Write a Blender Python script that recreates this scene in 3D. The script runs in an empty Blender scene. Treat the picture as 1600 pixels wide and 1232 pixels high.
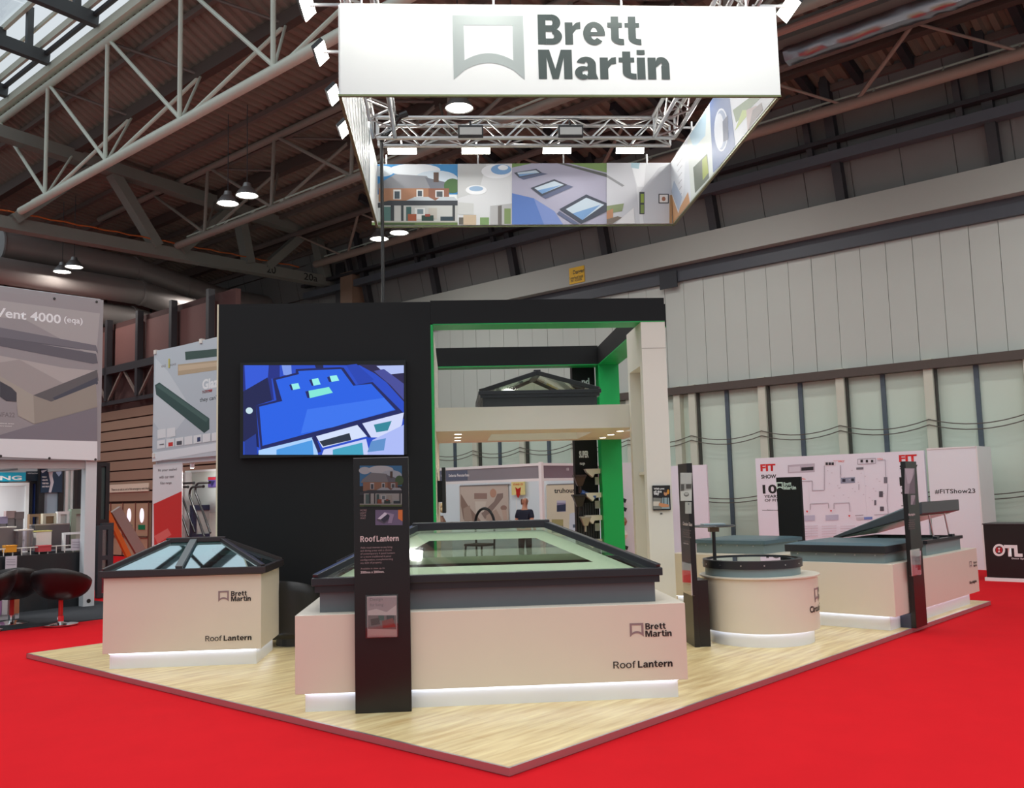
import bpy, bmesh, math, random
from mathutils import Vector, Matrix
random.seed(7)
PI = math.pi
S = bpy.context.scene
COL = S.collection
# ------------------------------------------------------------------ camera
F_PX, YAW, PITCH, ROLL = 1472.22862, -0.0649722707, 0.104165609, -0.0256813764
CAM_H = 1.76
TH = 0.772840375                        # the hall's own axes (u, v) are turned by this angle from x, y
def cam_axes():
    cy, sy, cp, sp = math.cos(YAW), math.sin(YAW), math.cos(PITCH), math.sin(PITCH)
    r = Vector((cy, sy, 0)); f = Vector((-sy*cp, cy*cp, sp)); u = r.cross(f)
    c, s = math.cos(ROLL), math.sin(ROLL)
    return r*c + u*s, u*c - r*s, f
CR, CU, CF = cam_axes()
CC = Vector((0, 0, CAM_H))
cd = bpy.data.cameras.new('camera'); cam = bpy.data.objects.new('camera', cd); COL.objects.link(cam)
cd.sensor_width = 36; cd.lens = F_PX*36/1600; cd.clip_start = .05; cd.clip_end = 200
m3 = Matrix((CR, CU, -CF)).transposed()
cam.matrix_world = Matrix.Translation(CC) @ m3.to_4x4()
S.camera = cam
# ------------------------------------------------------------------ world, exposure
SKY_ZENITH = 1.2
w = bpy.data.worlds.new('world'); S.world = w; w.use_nodes = True
bg = w.node_tree.nodes['Background']
# an overcast sky: three times as bright overhead as at the horizon
_nt = w.node_tree
_tc = _nt.nodes.new('ShaderNodeTexCoord'); _sx = _nt.nodes.new('ShaderNodeSeparateXYZ'); _mr = _nt.nodes.new('ShaderNodeMapRange')
_mr.inputs['From Min'].default_value = 0; _mr.inputs['From Max'].default_value = 1; _mr.inputs['To Min'].default_value = 1/3; _mr.inputs['To Max'].default_value = 1
_ml = _nt.nodes.new('ShaderNodeMath'); _ml.operation = 'MULTIPLY'; _ml.inputs[1].default_value = SKY_ZENITH
_nt.links.new(_tc.outputs['Generated'], _sx.inputs[0]); _nt.links.new(_sx.outputs['Z'], _mr.inputs['Value']); _nt.links.new(_mr.outputs[0], _ml.inputs[0]); _nt.links.new(_ml.outputs[0], bg.inputs[1])
bg.inputs[0].default_value = (.88, .95, 1.0, 1)
S.view_settings.view_transform = 'Standard'; S.view_settings.look = 'None'
S.view_settings.gamma = 1; S.view_settings.use_curve_mapping = False
S.view_settings.exposure = 0.08
S.cycles.max_bounces = 6; S.cycles.diffuse_bounces = 4; S.cycles.transparent_max_bounces = 12
S.cycles.sample_clamp_indirect = 4; S.cycles.caustics_reflective = False; S.cycles.caustics_refractive = False
POWER = dict(highbay=48, flood=22, down=12, arm=8.5)
CU_, SU_ = math.cos(TH), math.sin(TH)
UD = Vector((CU_, SU_, 0)); VD = Vector((-SU_, CU_, 0)); XD = Vector((1, 0, 0)); YD = Vector((0, 1, 0)); ZD = Vector((0, 0, 1))
def UV(u, v, z=0): return UD*u + VD*v + ZD*z
def to_uv(p): return (p.dot(UD), p.dot(VD), p.z)
# real planes in the hall, used to place flat print and hall members
def ray(px, py): return CF + CR*((px-800)/F_PX) - CU*((py-616)/F_PX)
class Plane:                       # n.p = c ; right = direction of reading
    def __init__(s, n, c, right): s.n, s.c, s.right = n, c, right
    def at(s, px, py):
        d = ray(px, py); return CC + d*((s.c - CC.dot(s.n))/d.dot(s.n))
    def front(s, e):               # plane moved e towards the viewer's side
        sg = 1 if CC.dot(s.n) > s.c else -1
        return Plane(s.n, s.c + sg*e, s.right)
def PY(y): return Plane(YD, y, XD)
def PX(x, left=True): return Plane(XD, x, -YD if x > 0 else YD)
def PU(u): return Plane(UD, u, -VD)
def PV(v): return Plane(VD, v, UD)
def PZ(z): return Plane(ZD, z, XD)
# ------------------------------------------------------------------ materials
def lin(c):
    out = []
    for v in c[:3]:
        v = v/255
        out.append(v/12.92 if v <= .04045 else ((v+.055)/1.055)**2.4)
    return tuple(out) + (1,)
MATS = {}
def M(name, rgb=(200,200,200), rough=.5, metal=0, noise=0, scale=8, bump=0, emit=0, spec=.5, coat=0):
    if name in MATS: return MATS[name]
    m = bpy.data.materials.new(name); m.use_nodes = True; nt = m.node_tree; b = nt.nodes['Principled BSDF']
    b.inputs['Base Color'].default_value = lin(rgb); b.inputs['Roughness'].default_value = rough
    b.inputs['Metallic'].default_value = metal; b.inputs['Specular IOR Level'].default_value = spec
    if coat: b.inputs['Coat Weight'].default_value = coat
    if noise or bump:
        tc = nt.nodes.new('ShaderNodeTexCoord'); no = nt.nodes.new('ShaderNodeTexNoise')
        no.inputs['Scale'].default_value = scale; no.inputs['Detail'].default_value = 4
        nt.links.new(tc.outputs['Object'], no.inputs['Vector'])
        if noise:
            mx = nt.nodes.new('ShaderNodeMix'); mx.data_type = 'RGBA'
            c = lin(rgb)
            mx.inputs[6].default_value = tuple(x*(1-noise) for x in c[:3]) + (1,)
            mx.inputs[7].default_value = tuple(min(1, x*(1+noise)) for x in c[:3]) + (1,)
            nt.links.new(no.outputs['Fac'], mx.inputs[0]); nt.links.new(mx.outputs[2], b.inputs['Base Color'])
        if bump:
            bp = nt.nodes.new('ShaderNodeBump'); bp.inputs['Strength'].default_value = bump; bp.inputs['Distance'].default_value = .01
            nt.links.new(no.outputs['Fac'], bp.inputs['Height']); nt.links.new(bp.outputs[0], b.inputs['Normal'])
    if emit:
        b.inputs['Emission Color'].default_value = lin(rgb); b.inputs['Emission Strength'].default_value = emit
    MATS[name] = m; return m
def glass(name, tint, refl=.12, rough=.02, reflcol=(1,1,1), ior=1.5):
    if name in MATS: return MATS[name]
    m = bpy.data.materials.new(name); m.use_nodes = True; nt = m.node_tree
    nt.nodes.remove(nt.nodes['Principled BSDF']); out = nt.nodes['Material Output']
    t = nt.nodes.new('ShaderNodeBsdfTransparent'); t.inputs[0].default_value = (*tint, 1)
    g = nt.nodes.new('ShaderNodeBsdfGlossy'); g.inputs[0].default_value = (*reflcol, 1); g.inputs[1].default_value = rough
    fr = nt.nodes.new('ShaderNodeLayerWeight'); fr.inputs[0].default_value = .5
    pw = nt.nodes.new('ShaderNodeMath'); pw.operation = 'POWER'; pw.inputs[1].default_value = 4
    ad = nt.nodes.new('ShaderNodeMath'); ad.operation = 'ADD'; ad.use_clamp = True; ad.inputs[1].default_value = refl
    mx = nt.nodes.new('ShaderNodeMixShader')
    nt.links.new(fr.outputs['Facing'], pw.inputs[0]); nt.links.new(pw.outputs[0], ad.inputs[0]); nt.links.new(ad.outputs[0], mx.inputs[0])
    nt.links.new(t.outputs[0], mx.inputs[1]); nt.links.new(g.outputs[0], mx.inputs[2]); nt.links.new(mx.outputs[0], out.inputs[0])
    MATS[name] = m; return m
def print_mat(name, rough=.45, emit=0):
    if name in MATS: return MATS[name]
    m = bpy.data.materials.new(name); m.use_nodes = True; nt = m.node_tree; b = nt.nodes['Principled BSDF']
    a = nt.nodes.new('ShaderNodeAttribute'); a.attribute_name = 'Col'
    b.inputs['Roughness'].default_value = rough
    if emit:
        nt.links.new(a.outputs[0], b.inputs['Emission Color']); b.inputs['Emission Strength'].default_value = emit
        b.inputs['Base Color'].default_value = (.01,.01,.01,1); b.inputs['Roughness'].default_value = .25
    else: nt.links.new(a.outputs[0], b.inputs['Base Color'])
    MATS[name] = m; return m
def wood_mat():
    m = bpy.data.materials.new('oak_vinyl'); m.use_nodes = True; nt = m.node_tree; b = nt.nodes['Principled BSDF']
    tc = nt.nodes.new('ShaderNodeTexCoord'); mp = nt.nodes.new('ShaderNodeMapping'); mp.inputs['Scale'].default_value = (1.1, 9, 1)
    oi = nt.nodes.new('ShaderNodeObjectInfo'); no = nt.nodes.new('ShaderNodeTexNoise'); no.inputs['Scale'].default_value = 1.6; no.inputs['Detail'].default_value = 6
    geo = nt.nodes.new('ShaderNodeNewGeometry'); vm = nt.nodes.new('ShaderNodeVectorRotate'); vm.rotation_type = 'Z_AXIS'; vm.inputs['Angle'].default_value = -TH
    nt.links.new(geo.outputs['Position'], vm.inputs['Vector']); nt.links.new(vm.outputs[0], mp.inputs['Vector']); nt.links.new(mp.outputs[0], no.inputs['Vector'])
    cr = nt.nodes.new('ShaderNodeValToRGB'); cr.color_ramp.elements[0].position = .3; cr.color_ramp.elements[1].position = .72
    cr.color_ramp.elements[0].color = lin((198,168,116)); cr.color_ramp.elements[1].color = lin((236,218,168))
    nt.links.new(no.outputs['Fac'], cr.inputs[0])
    hs = nt.nodes.new('ShaderNodeHueSaturation'); ma = nt.nodes.new('ShaderNodeMapRange')
    ma.inputs[3].default_value = .97; ma.inputs[4].default_value = 1.03
    nt.links.new(oi.outputs['Random'], ma.inputs[0]); nt.links.new(ma.outputs[0], hs.inputs['Value']); nt.links.new(cr.outputs[0], hs.inputs['Color'])
    nt.links.new(hs.outputs[0], b.inputs['Base Color']); b.inputs['Roughness'].default_value = .38
    MATS['oak_vinyl'] = m; return m
WOOD = wood_mat()
WHITE = M('white_laminate', (224,214,198), .38, noise=.02, scale=3)
WHITEP = M('white_paint', (226,222,212), .5, noise=.02, scale=2)
KICK = M('white_kickboard', (232,234,238), .35)
BLACKP = M('black_panel', (23,24,26), .6, noise=.05, scale=2, spec=.25)
BLACKG = M('black_laminate', (26,24,25), .28, noise=.04, scale=3)
DARKM = M('anthracite_frame', (40,42,46), .32, noise=.05, scale=5)
GREYC = M('grey_kerb', (96,100,104), .45, noise=.04, scale=6)
TEALC = M('pale_kerb', (128,146,148), .45, noise=.04, scale=6)
GREEN = M('green_paint', (0,166,80), .45, noise=.03, scale=3)
ALU = M('aluminium', (205,205,205), .3, 1, noise=.04, scale=10)
ALUD = M('aluminium_dull', (170,170,172), .45, .9, noise=.06, scale=10)
CHROME = M('chrome', (220,220,220), .12, 1)
INK = M('ink_black', (28,28,28), .5)
INKG = M('ink_grey', (120,112,116), .5)
INKW = M('ink_white', (238,238,238), .5)
INKR = M('ink_red', (216,38,40), .5)
LOGOG = M('logo_grey', (150,158,154), .5)
LOGOD = M('logo_green_grey', (62,74,72), .5)
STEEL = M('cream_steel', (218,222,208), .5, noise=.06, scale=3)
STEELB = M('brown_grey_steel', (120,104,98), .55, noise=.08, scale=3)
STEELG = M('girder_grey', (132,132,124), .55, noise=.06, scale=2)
DECK = M('roof_deck', (140,122,110), .65, noise=.15, scale=1.5)
DARKST = M('dark_steel', (52,50,54), .55, noise=.08, scale=2)
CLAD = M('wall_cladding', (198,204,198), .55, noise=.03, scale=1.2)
CLADU = M('upper_cladding', (118,116,114), .6, noise=.06, scale=1.0)  # darker because the slope faces down: shade put into the colour
DOORP = M('door_leaf', (214,228,214), .5, noise=.05, scale=1.0)
PRINT = print_mat('print')
SCREENM = print_mat('screen_glow', emit=.95)
LEDM = M('led_white', (222,234,255), .5, emit=6)
LAMPM = M('lamp_glow', (255,253,240), .5, emit=16)
DOWNM = M('downlight_glow', (255,246,230), .5, emit=14)
# ------------------------------------------------------------------ mesh building
class MB:
    def __init__(s): s.v = []; s.f = []; s.c = []
    def face(s, pts, col=None):
        i = len(s.v); s.v += [tuple(p) for p in pts]; s.f.append(tuple(range(i, i+len(pts)))); s.c.append(col); return s
    def hexa(s, p):   # p: 8 points, bottom 4 then top 4 (counter-clockwise from above)
        i = len(s.v); s.v += [tuple(q) for q in p]
        for f in ((3,2,1,0),(4,5,6,7),(0,1,5,4),(1,2,6,5),(2,3,7,6),(3,0,4,7)): s.f.append(tuple(i+k for k in f)); s.c.append(None)
        return s
    def box(s, x0, x1, y0, y1, z0, z1):
        return s.hexa([(x0,y0,z0),(x1,y0,z0),(x1,y1,z0),(x0,y1,z0),(x0,y0,z1),(x1,y0,z1),(x1,y1,z1),(x0,y1,z1)])
    def cbox(s, x, y, z, sx, sy, sz): return s.box(x-sx/2, x+sx/2, y-sy/2, y+sy/2, z-sz/2, z+sz/2)
    def bar(s, a, b, w_, h_, up=ZD):        # rectangular bar between two points
        a = Vector(a); b = Vector(b); d = (b-a).normalized(); up = Vector(up)
        if abs(d.dot(up)) > .98: up = Vector((1,0,0))
        sx = d.cross(up).normalized()*(w_/2); uz = sx.cross(d).normalized()*(h_/2)
        return s.hexa([a-sx-uz, a+sx-uz, b+sx-uz, b-sx-uz, a-sx+uz, a+sx+uz, b+sx+uz, b-sx+uz])
    def tube(s, a, b, r, n=10, r2=None, caps=True):
        a = Vector(a); b = Vector(b); r2 = r if r2 is None else r2
        d = (b-a).normalized(); t = Vector((0,0,1)) if abs(d.z) < .95 else Vector((1,0,0))
        x = d.cross(t).normalized(); y = d.cross(x)
        i = len(s.v)
        for p, rr in ((a, r), (b, r2)):
            for k in range(n):
                q = p + x*(rr*math.cos(2*PI*k/n)) + y*(rr*math.sin(2*PI*k/n)); s.v.append(tuple(q))
        for k in range(n):
            s.f.append((i+k, i+(k+1)%n, i+n+(k+1)%n, i+n+k)); s.c.append(None)
        if caps:
            s.f.append(tuple(i+k for k in range(n))[::-1]); s.c.append(None); s.f.append(tuple(i+n+k for k in range(n))); s.c.append(None)
        return s
    def path(s, pts, r, n=8):
        for a, b in zip(pts, pts[1:]): s.tube(a, b, r, n)
        return s
    def lathe(s, prof, cx=0, cy=0, n=40, a0=0, a1=2*PI):      # prof: (r, z)
        full = abs(a1-a0-2*PI) < 1e-6; m = n if full else n+1; i = len(s.v)
        for r, z in prof:
            for k in range(m):
                a = a0+(a1-a0)*k/n; s.v.append((cx+r*math.cos(a), cy+r*math.sin(a), z))
        for j in range(len(prof)-1):
            for k in range(n):
                k2 = (k+1) % m
                s.f.append((i+j*m+k, i+j*m+k2, i+(j+1)*m+k2, i+(j+1)*m+k)); s.c.append(None)
        return s
    def prism(s, poly, t, ax):          # poly: 3d points of one planar face, pushed by vector ax*t
        ax = Vector(ax)*t; p = [Vector(q) for q in poly]; n = len(p); i = len(s.v)
        s.v += [tuple(q) for q in p] + [tuple(q+ax) for q in p]
        s.f.append(tuple(i+k for k in range(n))[::-1]); s.c.append(None); s.f.append(tuple(i+n+k for k in range(n))); s.c.append(None)
        for k in range(n): s.f.append((i+k, i+(k+1)%n, i+n+(k+1)%n, i+n+k)); s.c.append(None)
        return s
    def mesh(s, name, mat, smooth=False):
        me = bpy.data.meshes.new(name); me.from_pydata(s.v, [], s.f); me.update()
        if any(c is not None for c in s.c):
            at = me.attributes.new('Col', 'FLOAT_COLOR', 'CORNER'); k = 0
            for p in me.polygons:
                c = s.c[p.index] or (128,128,128); c = lin(c)
                for _ in p.vertices: at.data[k].color = c; k += 1
        bm = bmesh.new(); bm.from_mesh(me)
        if not any(c is not None for c in s.c): bmesh.ops.recalc_face_normals(bm, faces=bm.faces)
        bm.to_mesh(me); bm.free()
        if smooth:
            for p in me.polygons: p.use_smooth = True
            if hasattr(me, 'set_sharp_from_angle'): me.set_sharp_from_angle(angle=math.radians(35))
        me.materials.append(mat); return me
    def build(s, name, mat, parent=None, smooth=False, loc=None, rotz=None, bevel=0, world=False):
        o = bpy.data.objects.new(name, s.mesh(name, mat, smooth)); COL.objects.link(o)
        place(o, parent, loc, rotz, world)
        if bevel:
            b = o.modifiers.new('bevel', 'BEVEL'); b.width = bevel; b.segments = 2; b.limit_method = 'ANGLE'
        return o
LOCAL = {}
def place(o, parent, loc=None, rotz=None, world=False):
    if loc is not None: o.location = loc
    if rotz is not None: o.rotation_euler = (0, 0, rotz)
    if parent is not None:
        o.parent = parent
        if world:
            root = parent; mtx = Matrix()
            chain = []
            while root is not None: chain.append(root); root = root.parent
            for r in reversed(chain): mtx = mtx @ r.matrix_parent_inverse @ r.matrix_basis
            o.matrix_parent_inverse = mtx.inverted()
def thing(name, label, cat, loc=(0,0,0), rotz=0, group=None):
    o = bpy.data.objects.new(name, None); COL.objects.link(o); o.empty_display_size = .1
    o.location = loc; o.rotation_euler = (0,0,rotz); o['label'] = label; o['category'] = cat
    if group: o['group'] = group
    return o
def tag(o, label, cat, group=None):
    o['label'] = label; o['category'] = cat
    if group: o['group'] = group
    return o
def struct(o): o['kind'] = 'structure'; return o
def relabel(o, label): o['label'] = label; return o
def copy_tree(o, parent=None):
    c = o.copy(); COL.objects.link(c)
    if parent is not None: c.parent = parent
    for ch in list(o.children): copy_tree(ch, c)
    return c
# ---- lettering: real flat letters
def text_mesh(s, bold=0.0, align='LEFT', spacing=1.0, line=1.0):
    cu = bpy.data.curves.new('txt', 'FONT'); cu.body = s; cu.size = 1; cu.offset = bold; cu.align_x = align
    cu.space_character = spacing; cu.space_line = line; cu.resolution_u = 3; cu.fill_mode = 'FRONT'
    o = bpy.data.objects.new('txt', cu); COL.objects.link(o)
    dg = bpy.context.evaluated_depsgraph_get(); me = bpy.data.meshes.new_from_object(o.evaluated_get(dg))
    bpy.data.objects.remove(o); bpy.data.curves.remove(cu); return me
def letters(name, s, plane, p0, p1, hpx, mat, parent, bold=.012, spacing=1.0, line=1.0, lift=.003, skew=0):
    """flat letters on a plane: p0 = left end of the (last) baseline, p1 = right end, hpx = height of the text block there"""
    me = text_mesh(s, bold, spacing=spacing, line=line)
    if not me.vertices: return None
    xs = [v.co.x for v in me.vertices]; ys = [v.co.y for v in me.vertices]
    x0, x1, y0, y1 = min(xs), max(xs), min(ys), max(ys)
    pl = plane.front(lift); A = pl.at(*p0); B = pl.at(*p1); H = (pl.at(p0[0], p0[1]-hpx)-A)
    right = plane.right; W = abs((B-A).dot(right)); Hh = H.dot(ZD) if abs(plane.n.z) < .5 else H.length
    for v in me.vertices:
        a = (v.co.x-x0)/(x1-x0); b = (v.co.y-y0)/(y1-y0)
        v.co = A + right*(a*W + skew*b*Hh) + ZD*(b*Hh + 0)
    me.materials.clear(); me.materials.append(mat); me.name = name
    o = bpy.data.objects.new(name, me); COL.objects.link(o); place(o, parent, world=True); return o
def letters3(name, s, origin, right, up, W, H, mat, parent, bold=.012, spacing=1.0, line=1.0):
    me = text_mesh(s, bold, spacing=spacing, line=line)
    xs = [v.co.x for v in me.vertices]; ys = [v.co.y for v in me.vertices]
    x0, x1, y0, y1 = min(xs), max(xs), min(ys), max(ys); origin = Vector(origin); right = Vector(right); up = Vector(up)
    for v in me.vertices: v.co = origin + right*((v.co.x-x0)/(x1-x0)*W) + up*((v.co.y-y0)/(y1-y0)*H)
    me.materials.clear(); me.materials.append(mat); me.name = name
    o = bpy.data.objects.new(name, me); COL.objects.link(o); place(o, parent, world=True); return o
# ---- heavy sans letters drawn from bars and bows (cap height 1)
def glyph(ch, s):
    h = s*.82; P = []
    R = lambda a, b, c, d: P.append([(a,b),(c,b),(c,d),(a,d)])
    def ring(cx, cy, rx, ry, ix, iy, a0, a1, n=18):
        for k in range(n):
            a = math.radians(a0+(a1-a0)*k/n); b = math.radians(a0+(a1-a0)*(k+1)/n)
            P.append([(cx+ix*math.cos(a), cy+iy*math.sin(a)), (cx+rx*math.cos(a), cy+ry*math.sin(a)), (cx+rx*math.cos(b), cy+ry*math.sin(b)), (cx+ix*math.cos(b), cy+iy*math.sin(b))])
    if ch in 'BR':
        R(0,0,s,1); t = .43 if ch == 'R' else .455
        R(s,1-h,.42,1); R(s,t,.42,t+h*.95); ring(.42,(1+t)/2,.28,(1-t)/2,.28-s*1.02,(1-t)/2-h*.97,-90,90)
        if ch == 'B': R(s,0,.44,h); R(s,t-.03,.44,t); ring(.44,t/2+.04,.30,t/2+.04,.30-s*1.02,t/2+.04-h,-90,90); return P, .76
        P.append([(.36,t),(.36+s*.9,t),(.76,0),(.76-s*1.1,0)]); return P, .76
    if ch == 'L': R(0,0,s,1); R(s,0,.6,h*1.05); return P, .6
    if ch == 'M':
        R(0,0,s,1); R(.98-s,0,.98,1); P.append([(s,1),(s+.08,1),(.49,.34),(.49,0),(.40,0),(s,.72)]); P.append([(.98-s,1),(.90-s,1),(.49,.34),(.49,0),(.58,0),(.98-s,.72)]); return P, .98
    if ch == 'r':
        R(0,0,s,.74); P.append([(s,.36),(s,.62),(s+.10,.73),(s+.24,.76),(s+.24,.76-s*.98),(s+.1,.76-s*1.08)]); return P, s+.24
    if ch == 'e':
        ring(.34,.375,.34,.39,.34-s*.98,.39-h*.95,0,318,26); R(.34-.34+s*.9,.30,.68,.30+h*.62); return P, .68
    if ch == 'o': ring(.36,.375,.36,.39,.36-s*.98,.39-h*.95,0,360,28); return P, .72
    if ch == 't':
        R(.11,.22,.11+s,.95); R(0,.74-h*.82,.11,.74); R(.11+s,.74-h*.82,.46,.74); ring(.11+s+.16,.22,.16+s,.225,.16,.225-h,180,270,8); R(.11+s+.16,-.005,.46,h-.005); return P, .46
    if ch == 'f':
        R(.11,0,.11+s,.76); R(0,.74-h*.82,.11,.74); R(.11+s,.74-h*.82,.44,.74); ring(.11+s+.16,.76,.16+s,.245,.16,.245-h,90,180,8); R(.11+s+.16,1.005-h,.46,1.005); return P, .46
    if ch == 'i': R(0,0,s,.74); R(0,.84,s,1.0); return P, s
    if ch == 'n':
        R(0,0,s,.74); R(.64-s,0,.64,.46); ring(.40,.46,.24,.30,max(.02,.24-s),.30-h,0,120,12)
        P.append([(s,.40),(s,.60),(.28,.72),(.40-.5*max(.02,.24-s),.46+.866*(.30-h))]); return P, .64
    if ch == 'a':
        R(.62-s,0,.62,.50); ring(.335,.50,.285,.265,.285-s,.265-h*.9,0,165,14); P.append([(.62,0),(.68,0),(.64,.12),(.62,.2)])
        ring(.24,.215,.24,.23,.24-s*.9,.23-h*.85,55,320,18); P.append([(.62-s,.30),(.62-s,.45),(.36,.43),(.24+.24*math.cos(math.radians(55))-.08,.30)]); R(.36,.06,.62-s,.17); return P, .66
    return P, .3
def bold_letters(name, text, plane, p0, p1, hpx, mat, parent, s=.215, gap=.075, lift=.003):
    """p0, p1: ends of the baseline; hpx: cap height in the photograph at p0"""
    pl = plane.front(lift); A = pl.at(*p0); B = pl.at(*p1); H = (pl.at(p0[0], p0[1]-hpx)-A).z; W = (B-A).dot(plane.right); nrm = away(plane)*-1
    polys = []; x = 0
    for ch in text:
        g_, wd = glyph(ch, s); polys += [[(x+a, b) for a, b in p] for p in g_]; x += wd+gap
    x -= gap; mb = MB()
    for k, p in enumerate(polys): mb.face([A + plane.right*(a/x*W) + ZD*(b*H) + nrm*(.00012*(k % 40)) for a, b in p])
    return mb.build(name, mat, parent, world=True)
def away(plane): return plane.n*(-1 if CC.dot(plane.n) > plane.c else 1)
# ---- flat print: coloured shapes lying on a real plane
def ell(cx, cy, rx, ry, n=20, a0=0, a1=2*PI): return [(cx+rx*math.cos(a0+(a1-a0)*k/n), cy+ry*math.sin(a0+(a1-a0)*k/n)) for k in range(n)]
def rc(x0, y0, x1, y1): return [(x0,y0),(x1,y0),(x1,y1),(x0,y1)]
def clip_poly(pts, cuts):
    for n, c in cuts:                       # keep the side where n.p >= c
        out = []
        for a, b in zip(pts, pts[1:]+pts[:1]):
            da, db = a.dot(n)-c, b.dot(n)-c
            if da >= 0: out.append(a)
            if da*db < 0: out.append(a + (b-a)*(da/(da-db)))
        pts = out
        if len(pts) < 3: return []
    return pts
def flat_print(name, plane, polys, parent, mat=None, lift=.002, step=.0005, cuts=()):
    mb = MB()
    for k, (c, p) in enumerate(polys):
        pl = plane.front(lift + step*k); q = clip_poly([pl.at(*q) for q in p], cuts)
        if len(q) > 2: mb.face(q, c)
    return mb.build(name, mat or PRINT, parent, world=True)
def logo(plane, x0, y0, x1, y1, mat, parent, lift=.003, name='logo'):
    """square outline with an arched foot, between pixel corners on a real plane"""
    pl = plane.front(lift); A = pl.at(x0, y1); B = pl.at(x1, y1); T = pl.at(x0, y0)
    return logo3(A, plane.right, ZD, abs((B-A).dot(plane.right)), (T-A).z, mat, parent, name)
def logo3(A, right, up, W, H, mat, parent, name='logo'):
    A = Vector(A); right = Vector(right); up = Vector(up); t = .155
    P = lambda a, b: A + right*(a*W) + up*(b*H)
    mb = MB(); n = 16
    mb.face([P(0,1-t), P(1,1-t), P(1,1), P(0,1)])
    arc = lambda a: .26*max(0, math.sin(PI*a))**.75
    q = t/1.0
    mb.face([P(0,0), P(t, arc(t)), P(t,1-t), P(0,1-t)]); mb.face([P(1-t, arc(1-t)), P(1,0), P(1,1-t), P(1-t,1-t)])
    for k in range(n):
        a, b = t+(1-2*t)*k/n, t+(1-2*t)*(k+1)/n
        mb.face([P(a,arc(a)), P(b,arc(b)), P(b,arc(b)+.15), P(a,arc(a)+.15)])
    return mb.build(name, mat, parent, world=True)
def lamp(name, kind, loc, power, size=.3, size_y=None, direction=(0,0,-1), color=(1,.98,.94), parent=None, spot=None):
    ld = bpy.data.lights.new(name, 'SPOT' if spot else 'AREA'); ld.energy = power; ld.color = color
    if spot: ld.spot_size = spot; ld.spot_blend = .7; ld.shadow_soft_size = size
    else:
        ld.shape = 'RECTANGLE' if size_y else 'DISK'; ld.size = size
        if size_y: ld.size_y = size_y
    o = bpy.data.objects.new(name, ld); COL.objects.link(o)
    o.rotation_euler = Vector(direction).to_track_quat('-Z', 'Y').to_euler(); o.location = loc
    if parent is not None: place(o, parent, world=True)
    return o
# ================================================================== THE HALL
def uvb(mb, name, mat, parent=None, **k):        # mesh given in hall axes
    if parent is None: return mb.build(name, mat, None, loc=(0,0,0), rotz=TH, **k)
    return mb.build(name, mat, parent, **k)
CARPET = M('red_carpet', (206,22,32), .95, noise=.07, scale=2.5, bump=.3, spec=.1)
CARPG = M('charcoal_carpet', (62,64,68), .95, noise=.1, scale=30, bump=.3, spec=.1)
CONC = M('concrete_floor', (150,148,144), .7, noise=.08, scale=.8, bump=.1)
fl = struct(uvb(MB().box(-14, 24, -14, 48, -.1, -.006), 'floor', CONC))
uvb(MB().box(.8, 15.2, .6, 14.46, -.006, 0), 'red_carpet', CARPET, fl)
uvb(MB().box(15.2, 20.9, .6, 12.4, -.006, 0), 'red_carpet', CARPET, fl)
uvb(MB().box(7.0, 13.2, 14.46, 36, -.006, 0), 'red_carpet', CARPET, fl)
uvb(MB().box(13.2, 14.6, 27, 36, -.006, 0), 'red_carpet', CARPET, fl)
# --- right-hand hall wall
WU = 22.0
wr = struct(uvb(MB().box(WU+.06, WU+.3, -6, 30, 0, 8.5), 'wall_right', CLAD))
joint = M('cladding_joint', (92,88,80), .7)
pan = MB().box(WU-.0, WU+.075, .006, .604, 4.5, 7.38).mesh('panel', CLAD)
for k in range(46):
    o = bpy.data.objects.new('panel', pan); COL.objects.link(o); o.location = (random.uniform(-.006, .004), 1.2+.61*k, 0); place(o, wr)
leaf = MB().box(WU-.02, WU+.06, .03, .955, .1, 4.27)
leaf = leaf.mesh('door_leaf', DOORP)
mull = MB().box(WU-.08, WU+.02, -.05, .05, .05, 4.27).mesh('mullion', M('blue_grey_mullion', (84,96,108), .5))
pil = MB().box(WU-.22, WU+.02, -.14, .06, 0, 4.5).mesh('pilaster', M('cream_pilaster', (214,214,198), .5, noise=.03))
pild = MB().box(WU-.14, WU+.02, .07, .13, 0, 4.4).mesh('door_post', M('dark_door_post', (70,68,64), .5))
V0 = 7.13
for k in range(-3, 10):
    v = V0 + 2.03*k
    for nm, me, dv in (('pilaster', pil, 0), ('door_post', pild, -.25), ('mullion', mull, -1.0)):
        o = bpy.data.objects.new(nm, me); COL.objects.link(o); o.location = (0, v+dv, 0); place(o, wr)
    for dv in (-.99, -1.965):
        o = bpy.data.objects.new('door_leaf', leaf); COL.objects.link(o); o.location = (0, v+dv+.02, 0); place(o, wr)
o = bpy.data.objects.new('pilaster', pil); COL.objects.link(o); o.location = (0, 13.69, 0); place(o, wr)
uvb(MB().box(WU-.3, WU+.06, -6, 30, 4.27, 4.47), 'door_rail', M('brown_rail', (84,72,66), .5, noise=.1), wr)
uvb(MB().box(WU-.14, WU+.06, -6, 30, 7.38, 7.78), 'dark_fascia', M('slate_fascia', (74,78,86), .5, noise=.06, scale=1), wr)
uvb(MB().box(WU-.45, WU+.06, -6, 30, 7.78, 8.48), 'grey_fascia', M('grey_fascia', (166,168,162), .5, noise=.04, scale=.6), wr)
def on_wall(name, plane, x0, y0, x1, y1, mat):
    A = to_uv(plane.at(x0, y1)); B = to_uv(plane.at(x1, y0)); return uvb(MB().box(A[0], A[0]+.03, min(A[1], B[1]), max(A[1], B[1]), min(A[2], B[2]), max(A[2], B[2])), name, mat, wr)
on_wall('junction_box', PU(WU-.2), 1030, 448, 1058, 428, M('dark_box', (44,46,52), .5))
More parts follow.
